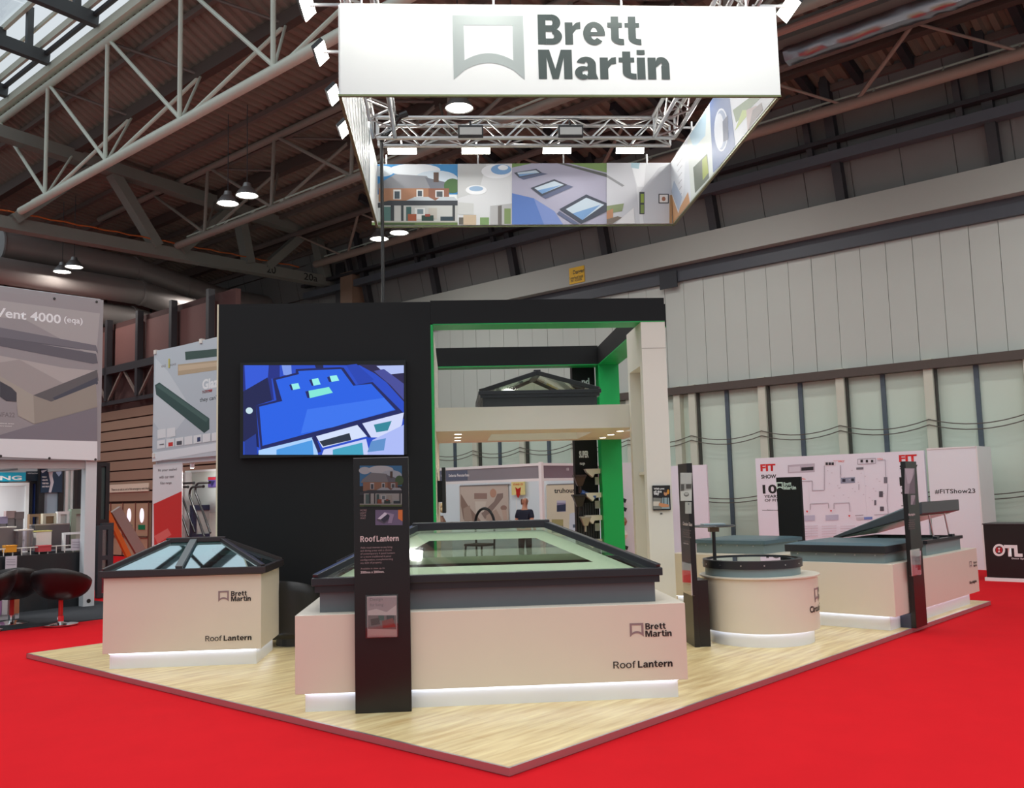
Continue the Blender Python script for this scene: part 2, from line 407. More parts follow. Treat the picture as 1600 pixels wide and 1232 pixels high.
ys = on_wall('warning_sign', PU(WU-.475), 889, 440, 913, 420, M('sign_yellow', (232,182,20), .5))
pw = PU(WU-.475)
letters('lettering', 'Danger', pw, (895.5,431), (913,426.5), 8, INK, ys, .02)
letters('lettering', '! overhead loads', pw, (890,438), (911,433), 5, INK, ys, .01)
letters('lettering', 'no access', pw, (892,441.5), (909,437.5), 3.5, INK, ys, .01)
# sagging cables pinned along the shutter doors
for z in (3.14, 3.02, 1.55, 1.45):
    for k in range(-2, 8):
        v = V0+2.03*k; pts = []
        for j in range(9):
            t = j/8; pts.append((WU-.25, v+2.03*t, z - .16*4*t*(1-t)*(.6 if z < 2 else 1)))
        uvb(MB().path(pts, .012, 5), 'cable', M('cable_grey', (96,88,80), .6), wr)
# --- inward leaning cladding above the wall
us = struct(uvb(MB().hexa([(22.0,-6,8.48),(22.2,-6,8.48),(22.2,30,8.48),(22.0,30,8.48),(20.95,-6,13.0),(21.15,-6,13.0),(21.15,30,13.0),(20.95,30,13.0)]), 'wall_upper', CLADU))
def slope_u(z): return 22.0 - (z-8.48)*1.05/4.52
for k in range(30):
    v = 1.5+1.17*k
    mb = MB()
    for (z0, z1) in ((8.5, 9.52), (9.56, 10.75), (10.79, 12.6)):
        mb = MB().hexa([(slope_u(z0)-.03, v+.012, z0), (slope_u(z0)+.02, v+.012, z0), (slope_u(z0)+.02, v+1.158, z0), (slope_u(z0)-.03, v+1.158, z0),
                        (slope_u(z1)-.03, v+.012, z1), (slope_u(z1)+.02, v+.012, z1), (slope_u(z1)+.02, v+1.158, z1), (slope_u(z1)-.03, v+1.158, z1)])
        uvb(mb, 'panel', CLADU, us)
for v in (1.9, 5.36, 8.79, 12.25, 15.81, 19.38, 22.96, 26.5):
    uvb(MB().bar((slope_u(8.5)-.14, v, 8.5), (slope_u(12.6)-.14, v, 12.6), .22, .24, up=(1,0,0)), 'rafter', DARKST, us)
    uvb(MB().bar((slope_u(9.3)-.3, v+.55, 9.5), (slope_u(10.7)-.3, v+.55, 10.7), .14, .14, up=(1,0,0)), 'hanger', DARKST, us)
uvb(MB().box(21.35, 21.65, -6, 30, 9.42, 9.66), 'walkway_beam', M('blue_grey_beam', (92,96,104), .5), us)
uvb(MB().box(21.25, 21.5, -6, 30, 9.86, 9.96), 'rail', DARKST, us)
# --- roof deck
prof = []
ce = MB(); v = -3.0; pitch = .33
def deck_z(u):
    if u < 11.9: return 13.75 - (u-10.2)*1.0/1.7
    if u < 18.5: return 12.75 - (u-11.9)*.1
    return 12.09 - (u-18.5)*.30
rows = []
us_ = [10.2, 11.9, 15.2, 18.5, 21.3, 22.2]
while v < 46:
    for dv, dz in ((0, 0), (.12, 0), (.17, .09), (.28, .09)): rows.append((v+dv, dz))
    v += pitch
for (vv, dz) in rows:
    for u in us_: ce.v.append((u, vv, deck_z(u)+dz))
nu = len(us_)
for i in range(len(rows)-1):
    for j in range(nu-1): ce.f.append((i*nu+j, i*nu+j+1, (i+1)*nu+j+1, (i+1)*nu+j)); ce.c.append(None)
ceil = struct(uvb(ce, 'ceiling', DECK))
for k in range(20):
    v = 2.2+1.15*k
    uvb(MB().bar((19.4, v, deck_z(19.4)-.14), (21.25, v, deck_z(21.25)-.14), .16, .24), 'short_rafter', DARKST, us)
for u in (10.9, 11.9, 13.1, 14.3, 15.5, 16.7, 17.9, 19.1, 20.2, 21.3):
    big = u in (11.9, 16.7, 20.2)
    uvb(MB().box(u-.06*(2 if big else 1), u+.06*(2 if big else 1), -3, 46, deck_z(u)-(.34 if big else .16), deck_z(u)-.01), 'purlin', STEELB if not big else M('brown_purlin', (86,70,64), .6), ceil)
# rooflight: glazing bars on both sides of the ridge, open to the sky
sk = thing('skylight', 'long glazed skylight of dark bars at the top left of the hall roof', 'skylight', UV(10.2, 10, 13.8), TH)
def skl(mb, name, mat): return mb.build(name, mat, sk)
glz = glass('skylight_glass', (.93,.95,.97), .02, .05)
BARM = M('skylight_bar', (70,74,76), .45)
CRM = M('skylight_kerb', (226,226,208), .5)
for k in range(12):
    v0 = -8+3.0*k
    for (u0, u1) in ((-4.6, -2.35), (-2.3, -.75)):
        skl(MB().box(u0, u1, v0+.04, v0+2.96, 1.55+.02*k % .01, 1.57), 'pane', glz)
for k in range(13):
    v = -8+3.0*k
    skl(MB().bar((-5.1, v, .55), (-.1, v, .2), .2, .34), 'rafter', BARM)
    skl(MB().bar((-5.0, v+1.5, 1.3), (-.7, v+1.5, 1.3), .1, .2), 'glazing_bar', BARM)
    skl(MB().bar((-.62, v, .2), (-.62, v, 1.5), .16, .16), 'post', BARM)
for j, (u, z, w_, h_, m_) in enumerate(((-.75, 1.42, .1, .16, CRM), (-.45, .95, .06, .1, CRM), (-.3, .55, .08, .2, CRM), (-.2, .3, .1, .1, DARKST), (.08, .0, .30, .24, CRM), (-2.33, 1.5, .08, .1, BARM))):
    skl(MB().box(u-w_/2, u+w_/2, -8, 28, z-h_/2, z+h_/2), 'kerb', m_)
# --- roof trusses
def truss(u, z, ut, zt, un, zn, mat, label, r=.11, vs=None, near=True, walkway=True):
    t = thing('roof_truss', label, 'truss', UV(u, 28.4, z), TH, 'roof trusses')
    L = lambda uu, vv, zz: (uu-u, vv-28.4, zz-z)
    v0, v1 = 28.3, 1.0
    MB().tube(L(u, v0, z), L(u, v1, z), r, 12).build('bottom_chord', mat, t, smooth=True)
    if near: MB().tube(L(un, v0+6, zn), L(un, v1, zn), r*.95, 12).build('top_chord', mat, t, smooth=True)
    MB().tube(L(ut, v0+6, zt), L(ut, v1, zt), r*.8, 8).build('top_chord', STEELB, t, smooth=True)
    nodes = [26.6-3.7*k for k in range(8)]
    for k, vn in enumerate(nodes):
        if near:
            MB().tube(L(u, vn, z), L(un, vn, zn), .055, 8).build('vertical', mat, t, smooth=True)
            MB().tube(L(u, vn-.15, z), L(un, vn+3.6, zn), .05, 8).build('diagonal', mat, t, smooth=True)
        MB().tube(L(u, vn, z), L(ut, vn+1.85, zt), .035, 8).build('strut', mat, t, smooth=True)
        MB().tube(L(u, vn-.2, z), L(ut, vn-1.85, zt), .05, 8).build('strut', mat, t, smooth=True)
        if near: MB().tube(L(un, vn, zn), L(ut, vn-1.85, zt), .04, 6).build('tie', STEELB, t, smooth=True)
    if walkway:
        MB().tube(L(u+.18, 28, z+.28), L(u+.18, v1, z+.28), .025, 6).build('cable_rail', STEEL, t)
        mb = MB()
        for k in range(18): mb.tube(L(u, 27-1.5*k, z+.1), L(u+.18, 27-1.5*k, z+.28), .02, 5)
        mb.build('rail_bracket', STEEL, t)['kind'] = 'stuff'
    return t
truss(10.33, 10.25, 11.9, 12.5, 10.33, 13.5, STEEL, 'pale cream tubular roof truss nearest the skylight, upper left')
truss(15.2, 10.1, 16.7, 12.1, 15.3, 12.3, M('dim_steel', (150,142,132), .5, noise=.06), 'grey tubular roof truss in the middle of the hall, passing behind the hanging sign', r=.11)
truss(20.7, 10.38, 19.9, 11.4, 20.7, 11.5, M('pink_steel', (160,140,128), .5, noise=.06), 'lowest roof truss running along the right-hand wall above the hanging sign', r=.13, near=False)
# cross beams of the middle bays
# --- box girder carrying the trusses
g = thing('box_girder', 'long grey box girder with W-shaped flat diagonals carrying the roof trusses', 'girder', UV(9.8, 28.4, 9.7), TH)
G = lambda u, z, dv=0: (u-9.8, dv, z-9.7)
MB().box(-6, 12.1, 0, .4, 0, .36).build('bottom_chord', STEELG, g)
MB().bar(G(4, 12.95), G(22, 11.45), .42, .36).build('top_chord', STEELG, g)
for a, b in ((9.35, 8.2), (10.2, 12.5), (14.6, 13.1), (15.4, 17.2), (18.0, 17.6), (18.7, 20.3), (21.3, 20.9), (5.5, 7.2)):
    zt = 12.95-(b-4)*1.5/18
    MB().bar(G(a, 10.0, .1), G(b, zt-.1, .1), .3, .42, up=(0,1,0)).build('diagonal', STEELG, g)
mb = MB()
for k in range(40):
    mb.tube(G(4+.4*k, 10.17+.03*(k % 2), -.05), G(4.4+.4*k, 10.17+.03*((k+1) % 2), -.05), .025, 5)
mb.build('orange_cable', M('orange_cable', (190,96,40), .6), g)['kind'] = 'stuff'
pg = PV(28.4)
letters('lettering', '20', pg, (417,426), (431,427.5), 12, INK, g, .01)
letters('lettering', '20a', pg, (475,437), (496,440), 11, INK, g, .01)
# column at the end of the girder
col = thing('steel_column', 'tall buff and dark steel column behind the black wall, meeting the girder', 'column', UV(21.6, 27.4, 0), TH)
MB().box(-.3, .3, -.5, .2, 0, 10.0).build('shaft', M('buff_column', (150,120,100), .6, noise=.06), col)
MB().box(-.1, .5, .21, .75, 0, 10.6).build('dark_flange', DARKST, col)
# --- far walls
redw = M('far_red_panel', (112,74,70), .7, noise=.08, scale=1)
wf = struct(uvb(MB().box(-14, 24, 41, 41.3, 0, 13), 'wall_far', M('far_wall_dark', (58,44,44), .8, noise=.1, scale=.6)))
for k in range(9):
    uvb(MB().box(4+2.1*k, 5.95+2.1*k, 40.9, 41, 8.0, 11.9), 'panel', redw, wf)
wj = struct(uvb(MB().box(22.0, 22.2, 30, 41, 0, 11), 'wall_right_far', redw))
wb = struct(uvb(MB().box(14.72, 14.9, 24, 40.5, 0, 7.9), 'wall_siding', M('siding_backing', (70,40,38), .8)))
SID = M('siding_board', (150,122,104), .65, noise=.06, scale=1.2)
for k in range(9):
    z = 1.80+.345*k
    uvb(MB().box(14.64+.004*(k % 2), 14.73, 24, 40.5, z, z+.30), 'board', SID, wb)
for k in range(7):
    v = 25+2.2*k
    uvb(MB().box(14.66, 14.73, v+.1, v+2.05, 6.4, 7.7), 'panel', redw, wb)
    uvb(MB().bar((14.5, v, 5.2), (14.5, v, 8.0), .16, .2), 'post', DARKST, wb)
    uvb(MB().bar((14.5, v, 5.15), (14.5, v+1.1, 6.2), .07, .07), 'brace', STEELB, wb)
    uvb(MB().bar((14.5, v+1.1, 6.2), (14.5, v+2.2, 5.15), .07, .07), 'brace', STEELB, wb)
uvb(MB().box(14.4, 14.7, 24, 40.5, 6.1, 6.35), 'beam', DARKST, wb)
uvb(MB().box(14.45, 14.6, 24, 40.5, 5.05, 5.18), 'beam', DARKST, wb)
pn = uvb(MB().box(14.6, 14.64, 28.85, 31.9, 2.10, 2.36), 'notice_board', M('notice_cream', (222,208,188), .6), wb)
letters('lettering', 'There is an exit at end of the emergency exit doors', PU(14.6), (174,768.5), (234,764.5), 4.5, INK, pn, .012)
DOORB = M('exit_door_buff', (176,146,120), .55, noise=.04)
n = 0
for v in (28.85, 29.72, 30.6, 31.47):
    n += 1
    d = struct(uvb(MB().box(14.62, 14.72, v, v+.83, .04, 1.72), 'door_%d' % n, DOORB))
    z = 1.33; cy = v+.42
    mb = MB(); mb.face([(14.612, cy+.15*math.cos(a), z+.235*math.sin(a)) for a in [2*PI*k/24 for k in range(24)]])
    uvb(mb, 'vision_panel', M('glowing_pane', (228,224,236), .2, emit=.9), d)  # pane is no lamp; its own glow stands in for light beyond
    uvb(MB().box(14.60, 14.62, v+.2, v+.63, .88, 1.03), 'exit_label', M('exit_green', (0,122,80), .5), d)
    uvb(MB().box(14.58, 14.62, v+.02, v+.81, .62, .68), 'push_bar', M('push_bar', (110,86,72), .4), d)
    uvb(MB().box(14.60, 14.62, v-.03, v+.0, .04, 1.75), 'door_frame', M('door_frame_red', (126,72,62), .6), d)
# --- ventilation ducts
for k, (z, dv, r) in enumerate(((10.38, 0, .48), (9.45, -.5, .44), (8.6, .1, .42))):
    t = thing('ventilation_duct', ['upper and largest round grey ventilation duct with a capped end', 'middle round ventilation duct under the capped one', 'lowest round ventilation duct, lit red from below'][k], 'duct', UV(11.45, 33, z), TH, 'ventilation ducts')
    pts = [(-4 if k else 0, dv, 0), (4.6, dv, -.12), (6.6, dv, -.5), (8.2, dv, -.75), (11, dv, -.8)]
    DU = M('duct_grey', (150,140,136), .45, .2, noise=.06, scale=1.5)
    mb = MB()
    for a, b in zip(pts, pts[1:]): mb.tube(a, b, r, 18)
    mb.build('pipe', DU, t, smooth=True)
    for p in pts[1:4]: MB().tube((p[0]-.05, p[1], p[2]), (p[0]+.05, p[1], p[2]), r+.03, 18).build('collar', DU, t, smooth=True)
    if k == 0: MB().tube((-.06, dv, 0), (0, dv, 0), r+.04, 24).build('end_cap', M('cap_grey', (150,150,150), .5), t)
# foil wrapped duct under the roof on the right
t = thing('foil_duct', 'crumpled silver foil wrapped duct under the roof at the upper right', 'duct', UV(18.4, 8.4, 10.9), TH)
mb = MB(); ns, nr = 60, 14
for i in range(ns+1):
    for k in range(nr):
        a = 2*PI*k/nr; r = .22+random.uniform(-.022, .022); mb.v.append((r*math.cos(a), -.14*i, r*math.sin(a)))
for i in range(ns):
    for k in range(nr): mb.f.append((i*nr+k, i*nr+(k+1) % nr, (i+1)*nr+(k+1) % nr, (i+1)*nr+k)); mb.c.append(None)
mb.build('foil_sleeve', M('foil', (160,160,168), .3, 1), t, smooth=True)
MB().box(-.55, -.15, -8.4, .4, .1, .45).build('tray', M('tray_grey', (110,108,104), .5), t)
for k in range(5): MB().tube((-.3, -.2-1.9*k, .45), (-.3, -.2-1.9*k, .9), .02, 6).build('hanger', DARKST, t)
t = thing('cable_conduit', 'second pipe hung beside the foil duct at the upper right', 'pipe', UV(17.4, 8.9, 10.95), TH)
MB().tube((0, 0, 0), (0, -9, 0), .08, 10).build('pipe', M('pink_pipe', (170,130,120), .5), t, smooth=True)
for k in range(5): MB().tube((0, -.4-2*k, 0), (0, -.4-2*k, .5), .02, 6).build('hanger', DARKST, t)
# --- high-bay lamps hung in pairs
def highbay():
    t = thing('highbay_lamp', '', 'ceiling lamp', (0,0,0), 0, 'high-bay lamps')
    MB().lathe([(.02,.34),(.09,.33),(.12,.22),(.16,.2),(.27,.05),(.29,0),(.28,0),(.26,.04)], n=24).build('reflector', M('lamp_shell', (150,150,150), .4, .6), t, smooth=True)
    MB().lathe([(.0,.012),(.25,.012)], n=24).build('lens', LAMPM, t)
    MB().tube((0,0,.33), (0,0,2.4), .012, 5).build('suspension_wire', DARKST, t)
    return t
hb = highbay()
rows_v = (-8, 2.6, 12.3, 20.85, 31.0)
labs = {(12.83, 20.4): 'nearer lit round lamp of the pair hanging left of the sign', (12.83, 21.3): 'farther lit round lamp of the pair hanging left of the sign',
        (12.83, 30.55): 'nearer lit round lamp of the pair in front of the ducts', (12.83, 31.45): 'farther lit round lamp of the pair in front of the ducts',
        (12.83, 12.77): 'lit round lamp seen through the hanging sign above its truss'}
first = True
for u in (2.6, 7.7, 12.83, 17.9):
    for v in rows_v:
        for dv in (-.45, .45):
            vv = v+dv*(1.6 if v == 12.3 else 1) - (.25 if v == 12.3 else 0)
            lamp('highbay_light', 'A', UV(u, vv, 9.37), POWER['highbay'], .6)
            if u in (12.83, 17.9) and v > 10:
                if u == 17.9 and v != 20.85: continue
                o = hb if first else copy_tree(hb); first = False
                o.location = UV(u, vv, 9.4)
                key = (u, round(vv, 2)); lb = None
                for kk in labs:
                    if abs(kk[0]-u) < .1 and abs(kk[1]-vv) < .1: lb = labs[kk]
                o['label'] = lb or (('farther' if dv > 0 else 'nearer')+' lit round lamp of the pair beyond the middle truss, left of the sign' if u > 15 else 'round high-bay lamp hidden behind the sign front')
# ================================================================== THE STAND
PU0, PU1, PV0, PV1, PH = 4.46, 14.6, 4.12, 11.66, .055
pf = thing('platform', 'low raised stand floor of pale oak planks with an aluminium edge on the red carpet', 'platform', UV(PU0, PV0, 0), TH)
LU, LV = PU1-PU0, PV1-PV0
MB().box(.02, LU-.02, .02, LV-.02, 0, .045).build('base', M('platform_core', (150,140,130), .6), pf)
EDGE = M('platform_edge', (188,186,190), .34, .85, noise=.05, scale=4)
for nm, b in (('edge_trim', (-.0, LU, -.0, .02)), ('edge_trim', (0, .02, .02, LV)), ('edge_trim', (0, LU, LV-.02, LV)), ('edge_trim', (LU-.02, LU, .02, LV-.02))):
    MB().box(b[0], b[1], b[2], b[3], 0.004, .0549).build(nm, EDGE, pf)
PW, PLN = .25, 1.62
full = MB().box(.0006, PLN-.0006, .0006, PW-.0006, .045, PH).mesh('plank', WOOD)
nrow = int((LV-.04)/PW)+1
for j in range(nrow):
    y = .02+PW*j; wd = min(PW, LV-.02-y)
    if wd < .02: break
    x = .02 - (j*.61 % PLN)
    while x < LU-.02-.01:
        a = max(x, .02); b = min(x+PLN, LU-.02)
        if b-a > .02:
            if b-a > PLN-.001 and wd > PW-.001:
                o = bpy.data.objects.new('plank', full); COL.objects.link(o); o.location = (a, y, 0); place(o, pf)
            else: MB().box(a+.0006, b-.0006, y+.0006, y+wd-.0006, .045, PH).build('plank', WOOD, pf)
        x += PLN
# ---- display counters: body, recessed kickboard, light strip
def counter(name, label, loc, rotz, wx, wy, z0, z1, inset=(.07, .07, .07, .07)):
    t = thing(name, label, 'display counter', loc, rotz, 'white display counters')
    l, r, f, b = inset
    MB().box(0, wx, 0, wy, z0, z1).build('body', WHITE, t, bevel=.003)
    MB().box(l, wx-r, f, wy-b, PH, z0).build('kickboard', KICK, t)
    mb = MB(); z = z0-.004; e = .012
    for (x0, x1, y0, y1) in ((l, wx-r, f-.03, f-.03+e), (l, wx-r, wy-b+.03-e, wy-b+.03), (l-.03, l-.03+e, f, wy-b), (wx-r+.03-e, wx-r+.03, f, wy-b)):
        mb.box(x0, x1, y0, y1, z-.004, z)
    mb.build('led_strip', LEDM, t)
    return t
# ---- hipped glass roof lanterns
def hip(name, label, x0, x1, y0, y1, ze, rx0, rx1, ry, zr, frame, pane, loc=(0,0,0), rotz=0, curb=None, curbm=None, ft=.06, bar=.05, mids=(), ridge_axis='x', backbar=True):
    t = thing(name, label, 'roof lantern', loc, rotz, 'roof lanterns')
    # eaves frame
    for a in ((x0, x1, y0, y0+.07), (x0, x1, y1-.07, y1)): MB().box(a[0], a[1], a[2], a[3], ze-ft, ze).build('eaves_frame', frame, t, bevel=.006)
    for a in ((x0, x0+.07, y0+.07, y1-.07), (x1-.07, x1, y0+.07, y1-.07)): MB().box(a[0], a[1], a[2], a[3], ze-ft, ze).build('eaves_frame', frame, t)
    if curb:
        cx, cz0, cz1, lip = curb
        for (a, b, c, d) in ((x0+cx, x1-cx, y0+cx, y0+cx+.05), (x0+cx, x1-cx, y1-cx-.05, y1-cx), (x0+cx, x0+cx+.05, y0+cx+.05, y1-cx-.05), (x1-cx-.05, x1-cx, y0+cx+.05, y1-cx-.05)):
            MB().box(a, b, c, d, cz0, cz1).build('kerb', curbm, t)
        if lip:
            l2 = cx*.4
            MB().box(x0+l2, x1-l2, y0+l2, y0+l2+.05, cz1-.0, ze-ft).build('drip_edge', frame, t)
            MB().box(x0+l2, x1-l2, y1-l2-.05, y1-l2, cz1-.0, ze-ft).build('drip_edge', frame, t)
            MB().box(x0+l2, x0+l2+.05, y0+l2+.05, y1-l2-.05, cz1-.0, ze-ft).build('drip_edge', frame, t)
            MB().box(x1-l2-.05, x1-l2, y0+l2+.05, y1-l2-.05, cz1-.0, ze-ft).build('drip_edge', frame, t)
    e = .03
    A, B, C_, D = (x0+e,y0+e,ze), (x1-e,y0+e,ze), (x1-e,y1-e,ze), (x0+e,y1-e,ze)
    if ridge_axis == 'x': R0, R1 = (rx0, ry, zr), (rx1, ry, zr); tri = ((A, D, R0), (B, C_, R1)); quad = ((A, B, R1, R0), (D, C_, R1, R0))
    else: R0, R1 = (ry, rx0, zr), (ry, rx1, zr); tri = ((A, B, R0), (D, C_, R1)); quad = ((A, D, R1, R0), (B, C_, R1, R0))
    for p, r in ((A, R0), (B, R1 if ridge_axis == 'x' else R0), (C_, R1), (D, R0 if ridge_axis == 'x' else R1)):
        MB().bar(p, r, bar, bar*.9).build('hip_bar', frame, t, bevel=.006)
    MB().bar((Vector(R0)-(Vector(R1)-Vector(R0)).normalized()*.05), (Vector(R1)+(Vector(R1)-Vector(R0)).normalized()*.05), bar*1.4, bar*1.1).build('ridge_bar', frame, t, bevel=.008)
    low = Vector((0, 0, -.012))
    for q in quad + tri: MB().face([Vector(p)+low for p in q]).build('pane', pane, t)
    for m in mids:    # bars from eaves to ridge on the front and back slopes
        xb, xr = m
        MB().bar((xb, y0+e, ze+.012), (xr, ry, zr+.008), .075, .035).build('glazing_bar', M('glazing_bar_grey', (92,98,100), .4), t, bevel=.004)
        if backbar: MB().bar((xb, y1-e, ze+.01), (xr, ry, zr+.005), .06, .03).build('glazing_bar', frame, t)
    return t, (A, B, C_, D, R0, R1)
# front counter with the large roof lantern
FC = counter('display_counter', 'widest white display counter at the front, below the big pale-glazed roof lantern', (-1.28, 7.78, 0), 0, 3.165, 1.97, .207, .822)
fp = PY(7.78)
logo(fp, 984.5, 974.5, 1006, 996, LOGOG if False else M('logo_mauve', (146,124,126), .5), FC)
bold_letters('lettering', 'Brett', fp, (1008.5,984.3), (1040,983), 9.8, INK, FC)
bold_letters('lettering', 'Martin', fp, (1008.5,995.8), (1049.5,994.2), 9.8, INK, FC)
bold_letters('lettering', 'Roof', fp, (958.5,1045.3), (993.5,1044), 10.8, INK, FC, s=.15)
bold_letters('lettering', 'Lantern', fp, (997,1044), (1051,1042), 10.8, INK, FC)
big, BP = hip('roof_lantern', 'large roof lantern with pale green glass and black frame on the front counter', -1.165, 1.735, 7.88, 9.56, 1.105, -.325, .83, 8.72, 1.47, DARKM,
          glass('clear_green_glass', (.86,.93,.84), .15, .03), curb=(.06, .822, .985, .02), curbm=GREYC, ft=.065, bar=.065)
LINER = M('pale_liner', (214,224,204), .5)
BLIND = M('grey_blind', (150,164,144), .5)
# white lining boards under the glass, left open in the middle
def liner(P3, t, inner=.22):
    a, b, r1, r0 = [Vector(q)+Vector((0,0,-.05)) for q in P3]
    c = (a+b+r1+r0)/4
    def mix(u, v): return (a*(1-u)+b*u)*(1-v) + (r0*(1-u)+r1*u)*v
    o = [mix(.03,.03), mix(.97,.03), mix(.97,.97), mix(.03,.97)]; i = [mix(.12,.26), mix(.88,.26), mix(.82,.80), mix(.18,.80)]
    mb = MB()
    for k in range(4): mb.face([o[k], o[(k+1) % 4], i[(k+1) % 4], i[k]])
    mb.build('lining_board', LINER, t)
liner((BP[0], BP[1], BP[5], BP[4]), big); liner((BP[3], BP[2], BP[5], BP[4]), big)
MB().box(-1.05, 1.62, 8.0, 9.45, .83, .84).build('well_floor', M('well_white', (220,224,212), .5), big)
# left counter with the small teal roof lantern
LC = counter('display_counter', 'white display counter at the left with the teal-glazed roof lantern', (-3.615, 10.12, 0), 0, 1.603, 1.02, .218, .985, (.05,.06,.07,.07))
lp = PY(10.12)
logo(lp, 341, 924, 357.5, 941, MATS['logo_mauve'], LC)
bold_letters('lettering', 'Brett', lp, (361,932), (385.5,931.5), 7.8, INK, LC)
bold_letters('lettering', 'Martin', lp, (361,940.3), (392,940), 7.8, INK, LC)
bold_letters('lettering', 'Roof', lp, (320.8,1002.7), (346.5,1002), 8.4, INK, LC, s=.15)
bold_letters('lettering', 'Lantern', lp, (349.3,1002), (393,1001.2), 8.4, INK, LC)
TEALG = glass('teal_glass', (.16,.46,.46), .52, .02, (.80,.98,1.0), 1.6)
TEALD = glass('teal_glass_side', (.10,.30,.30), .05, .03, (.7,.95,.95), 1.5)
sm, SP = hip('roof_lantern', 'small roof lantern with teal reflective glass on the left counter', -3.645, -1.96, 10.07, 11.15, 1.062, -3.075, -2.545, 10.61, 1.335, M('bronze_frame', (50,44,46), .35), TEALG,
         curb=(.03, .985, 1.0, 0), curbm=DARKM, ft=.07, bar=.05, mids=((-2.85, -2.83),))
mb = MB()
for a, b in (((-2.45,10.3,1.12),(-2.05,10.3,1.12)), ((-2.45,10.3,1.12),(-2.6,10.52,1.23)), ((-2.05,10.3,1.12),(-2.35,10.52,1.23)), ((-2.6,10.52,1.23),(-2.35,10.52,1.23))): mb.bar(a, b, .03, .03)
mb.build('opening_vent_frame', DARKM, sm)
# round counter
RC = thing('round_counter', 'round white drum-shaped display counter with the circular rooflight', 'display counter', (3.415, 10.56, 0), 0, 'white display counters')
MB().lathe([(0,.205),(.63,.205),(.63,.768),(.625,.772)], n=72).build('body', WHITE, RC, smooth=True)
MB().lathe([(.625,.772),(.655,.772),(.655,.786),(0,.786)], n=72).build('top', WHITE, RC, smooth=True)
MB().lathe([(.565,PH),(.565,.205)], n=64).build('kickboard', KICK, RC, smooth=True)
MB().lathe([(.595,.203),(.583,.199),(.583,.203)], n=64).build('led_strip', LEDM, RC)
def wrap_letters(name, s, cx, cy, r, a0, a1, z0, z1, mat, parent, bold=.02):
    me = text_mesh(s, bold); xs = [v.co.x for v in me.vertices]; ys_ = [v.co.y for v in me.vertices]
    x0, x1, y0, y1 = min(xs), max(xs), min(ys_), max(ys_)
    for v in me.vertices:
        a = a0+(a1-a0)*(v.co.x-x0)/(x1-x0); v.co = (cx+r*math.cos(a), cy+r*math.sin(a), z0+(z1-z0)*(v.co.y-y0)/(y1-y0))
    me.materials.clear(); me.materials.append(mat); me.name = name
    o = bpy.data.objects.new(name, me); COL.objects.link(o); place(o, parent); return o
d_ = math.radians
wrap_letters('lettering', 'Circular', 0, 0, .634, d_(-54), d_(-25), .395, .465, INK, RC, .03)
wrap_letters('lettering', 'Glass', 0, 0, .634, d_(-23), d_(0), .395, .465, INK, RC, .035)
wrap_letters('lettering', 'Brett', 0, 0, .634, d_(-27), d_(-8), .585, .645, INK, RC, .03)
wrap_letters('lettering', 'Martin', 0, 0, .634, d_(-27), d_(-3), .510, .570, INK, RC, .03)
lg = MB(); 
def cyl(a, z): return (.634*math.cos(d_(a)), .634*math.sin(d_(a)), z)
for (a0, a1, z0, z1) in ((-43,-30,.625,.645), (-43,-41,.50,.625), (-32,-30,.50,.625)):
    lg.face([cyl(a0,z0), cyl(a1,z0), cyl(a1,z1), cyl(a0,z1)])
for k in range(8):
    a, b = -43+13*k/8, -43+13*(k+1)/8; f = lambda q: .505+.028*math.sin(PI*(q+43)/13)
    lg.face([cyl(a,f(a)), cyl(b,f(b)), cyl(b,f(b)+.022), cyl(a,f(a)+.022)])
lg.build('logo', MATS['logo_mauve'], RC)
CG = thing('circular_rooflight', 'circular flat glass rooflight with dark rim on the round counter', 'rooflight', (3.345, 10.56, .786), 0)
MB().lathe([(.52,0),(.52,.10),(.47,.10),(.47,0)], n=64).build('kerb', TEALC, CG, smooth=True)
MB().lathe([(.52,.085),(.545,.085),(.545,.17),(.50,.175),(.50,.16)], n=64).build('rim', DARKM, CG, smooth=True)
MB().lathe([(0,.162),(.505,.162)], n=48).build('pane', glass('dark_mirror_glass', (.12,.15,.14), .5, .02), CG)
for k in range(14):
    a = 2*PI*k/14-.3; x, y = .547*math.cos(a), .547*math.sin(a)
    MB().tube((x*.98, y*.98, .125), (x*1.012, y*1.012, .125), .008, 8).build('screw', ALU, CG)
ST = thing('glass_sample_stand', 'black post carrying a thin dark disc above the circular rooflight', 'stand', (3.03, 10.95, .786+.162), 0)
MB().tube((0,0,0), (0,0,.30), .021, 12).build('post', BLACKG, ST)
MB().cbox(0, 0, .325, .11, .09, .06).build('bracket', M('brass_bracket', (110,96,76), .35, .6), ST)
MB().lathe([(0,.352),(.24,.352),(.26,.36),(.24,.372),(0,.378)], n=32).build('disc', M('dark_disc', (52,58,64), .3), ST, smooth=True)
MB().box(-.13, .12, -.08, .08, .378, .392).build('pad', M('pale_pad', (170,186,192), .4), ST)
# totems
def totem_box(t, x0, x1, y0, y1, z1=2.065, foot=None):
    MB().box(x0, x1, y0, y1, PH, z1).build('board', BLACKG, t, bevel=.003)
    if foot: MB().box(*foot, PH, .205).build('foot', BLACKG, t)
TF = thing('totem', 'tall dark information totem in front of the widest counter, with house photos', 'sign', (0,0,0), 0, 'information totems')
totem_box(TF, -.8, -.358, 7.715, 7.775, foot=(-.78, -.378, 7.77, 7.835))
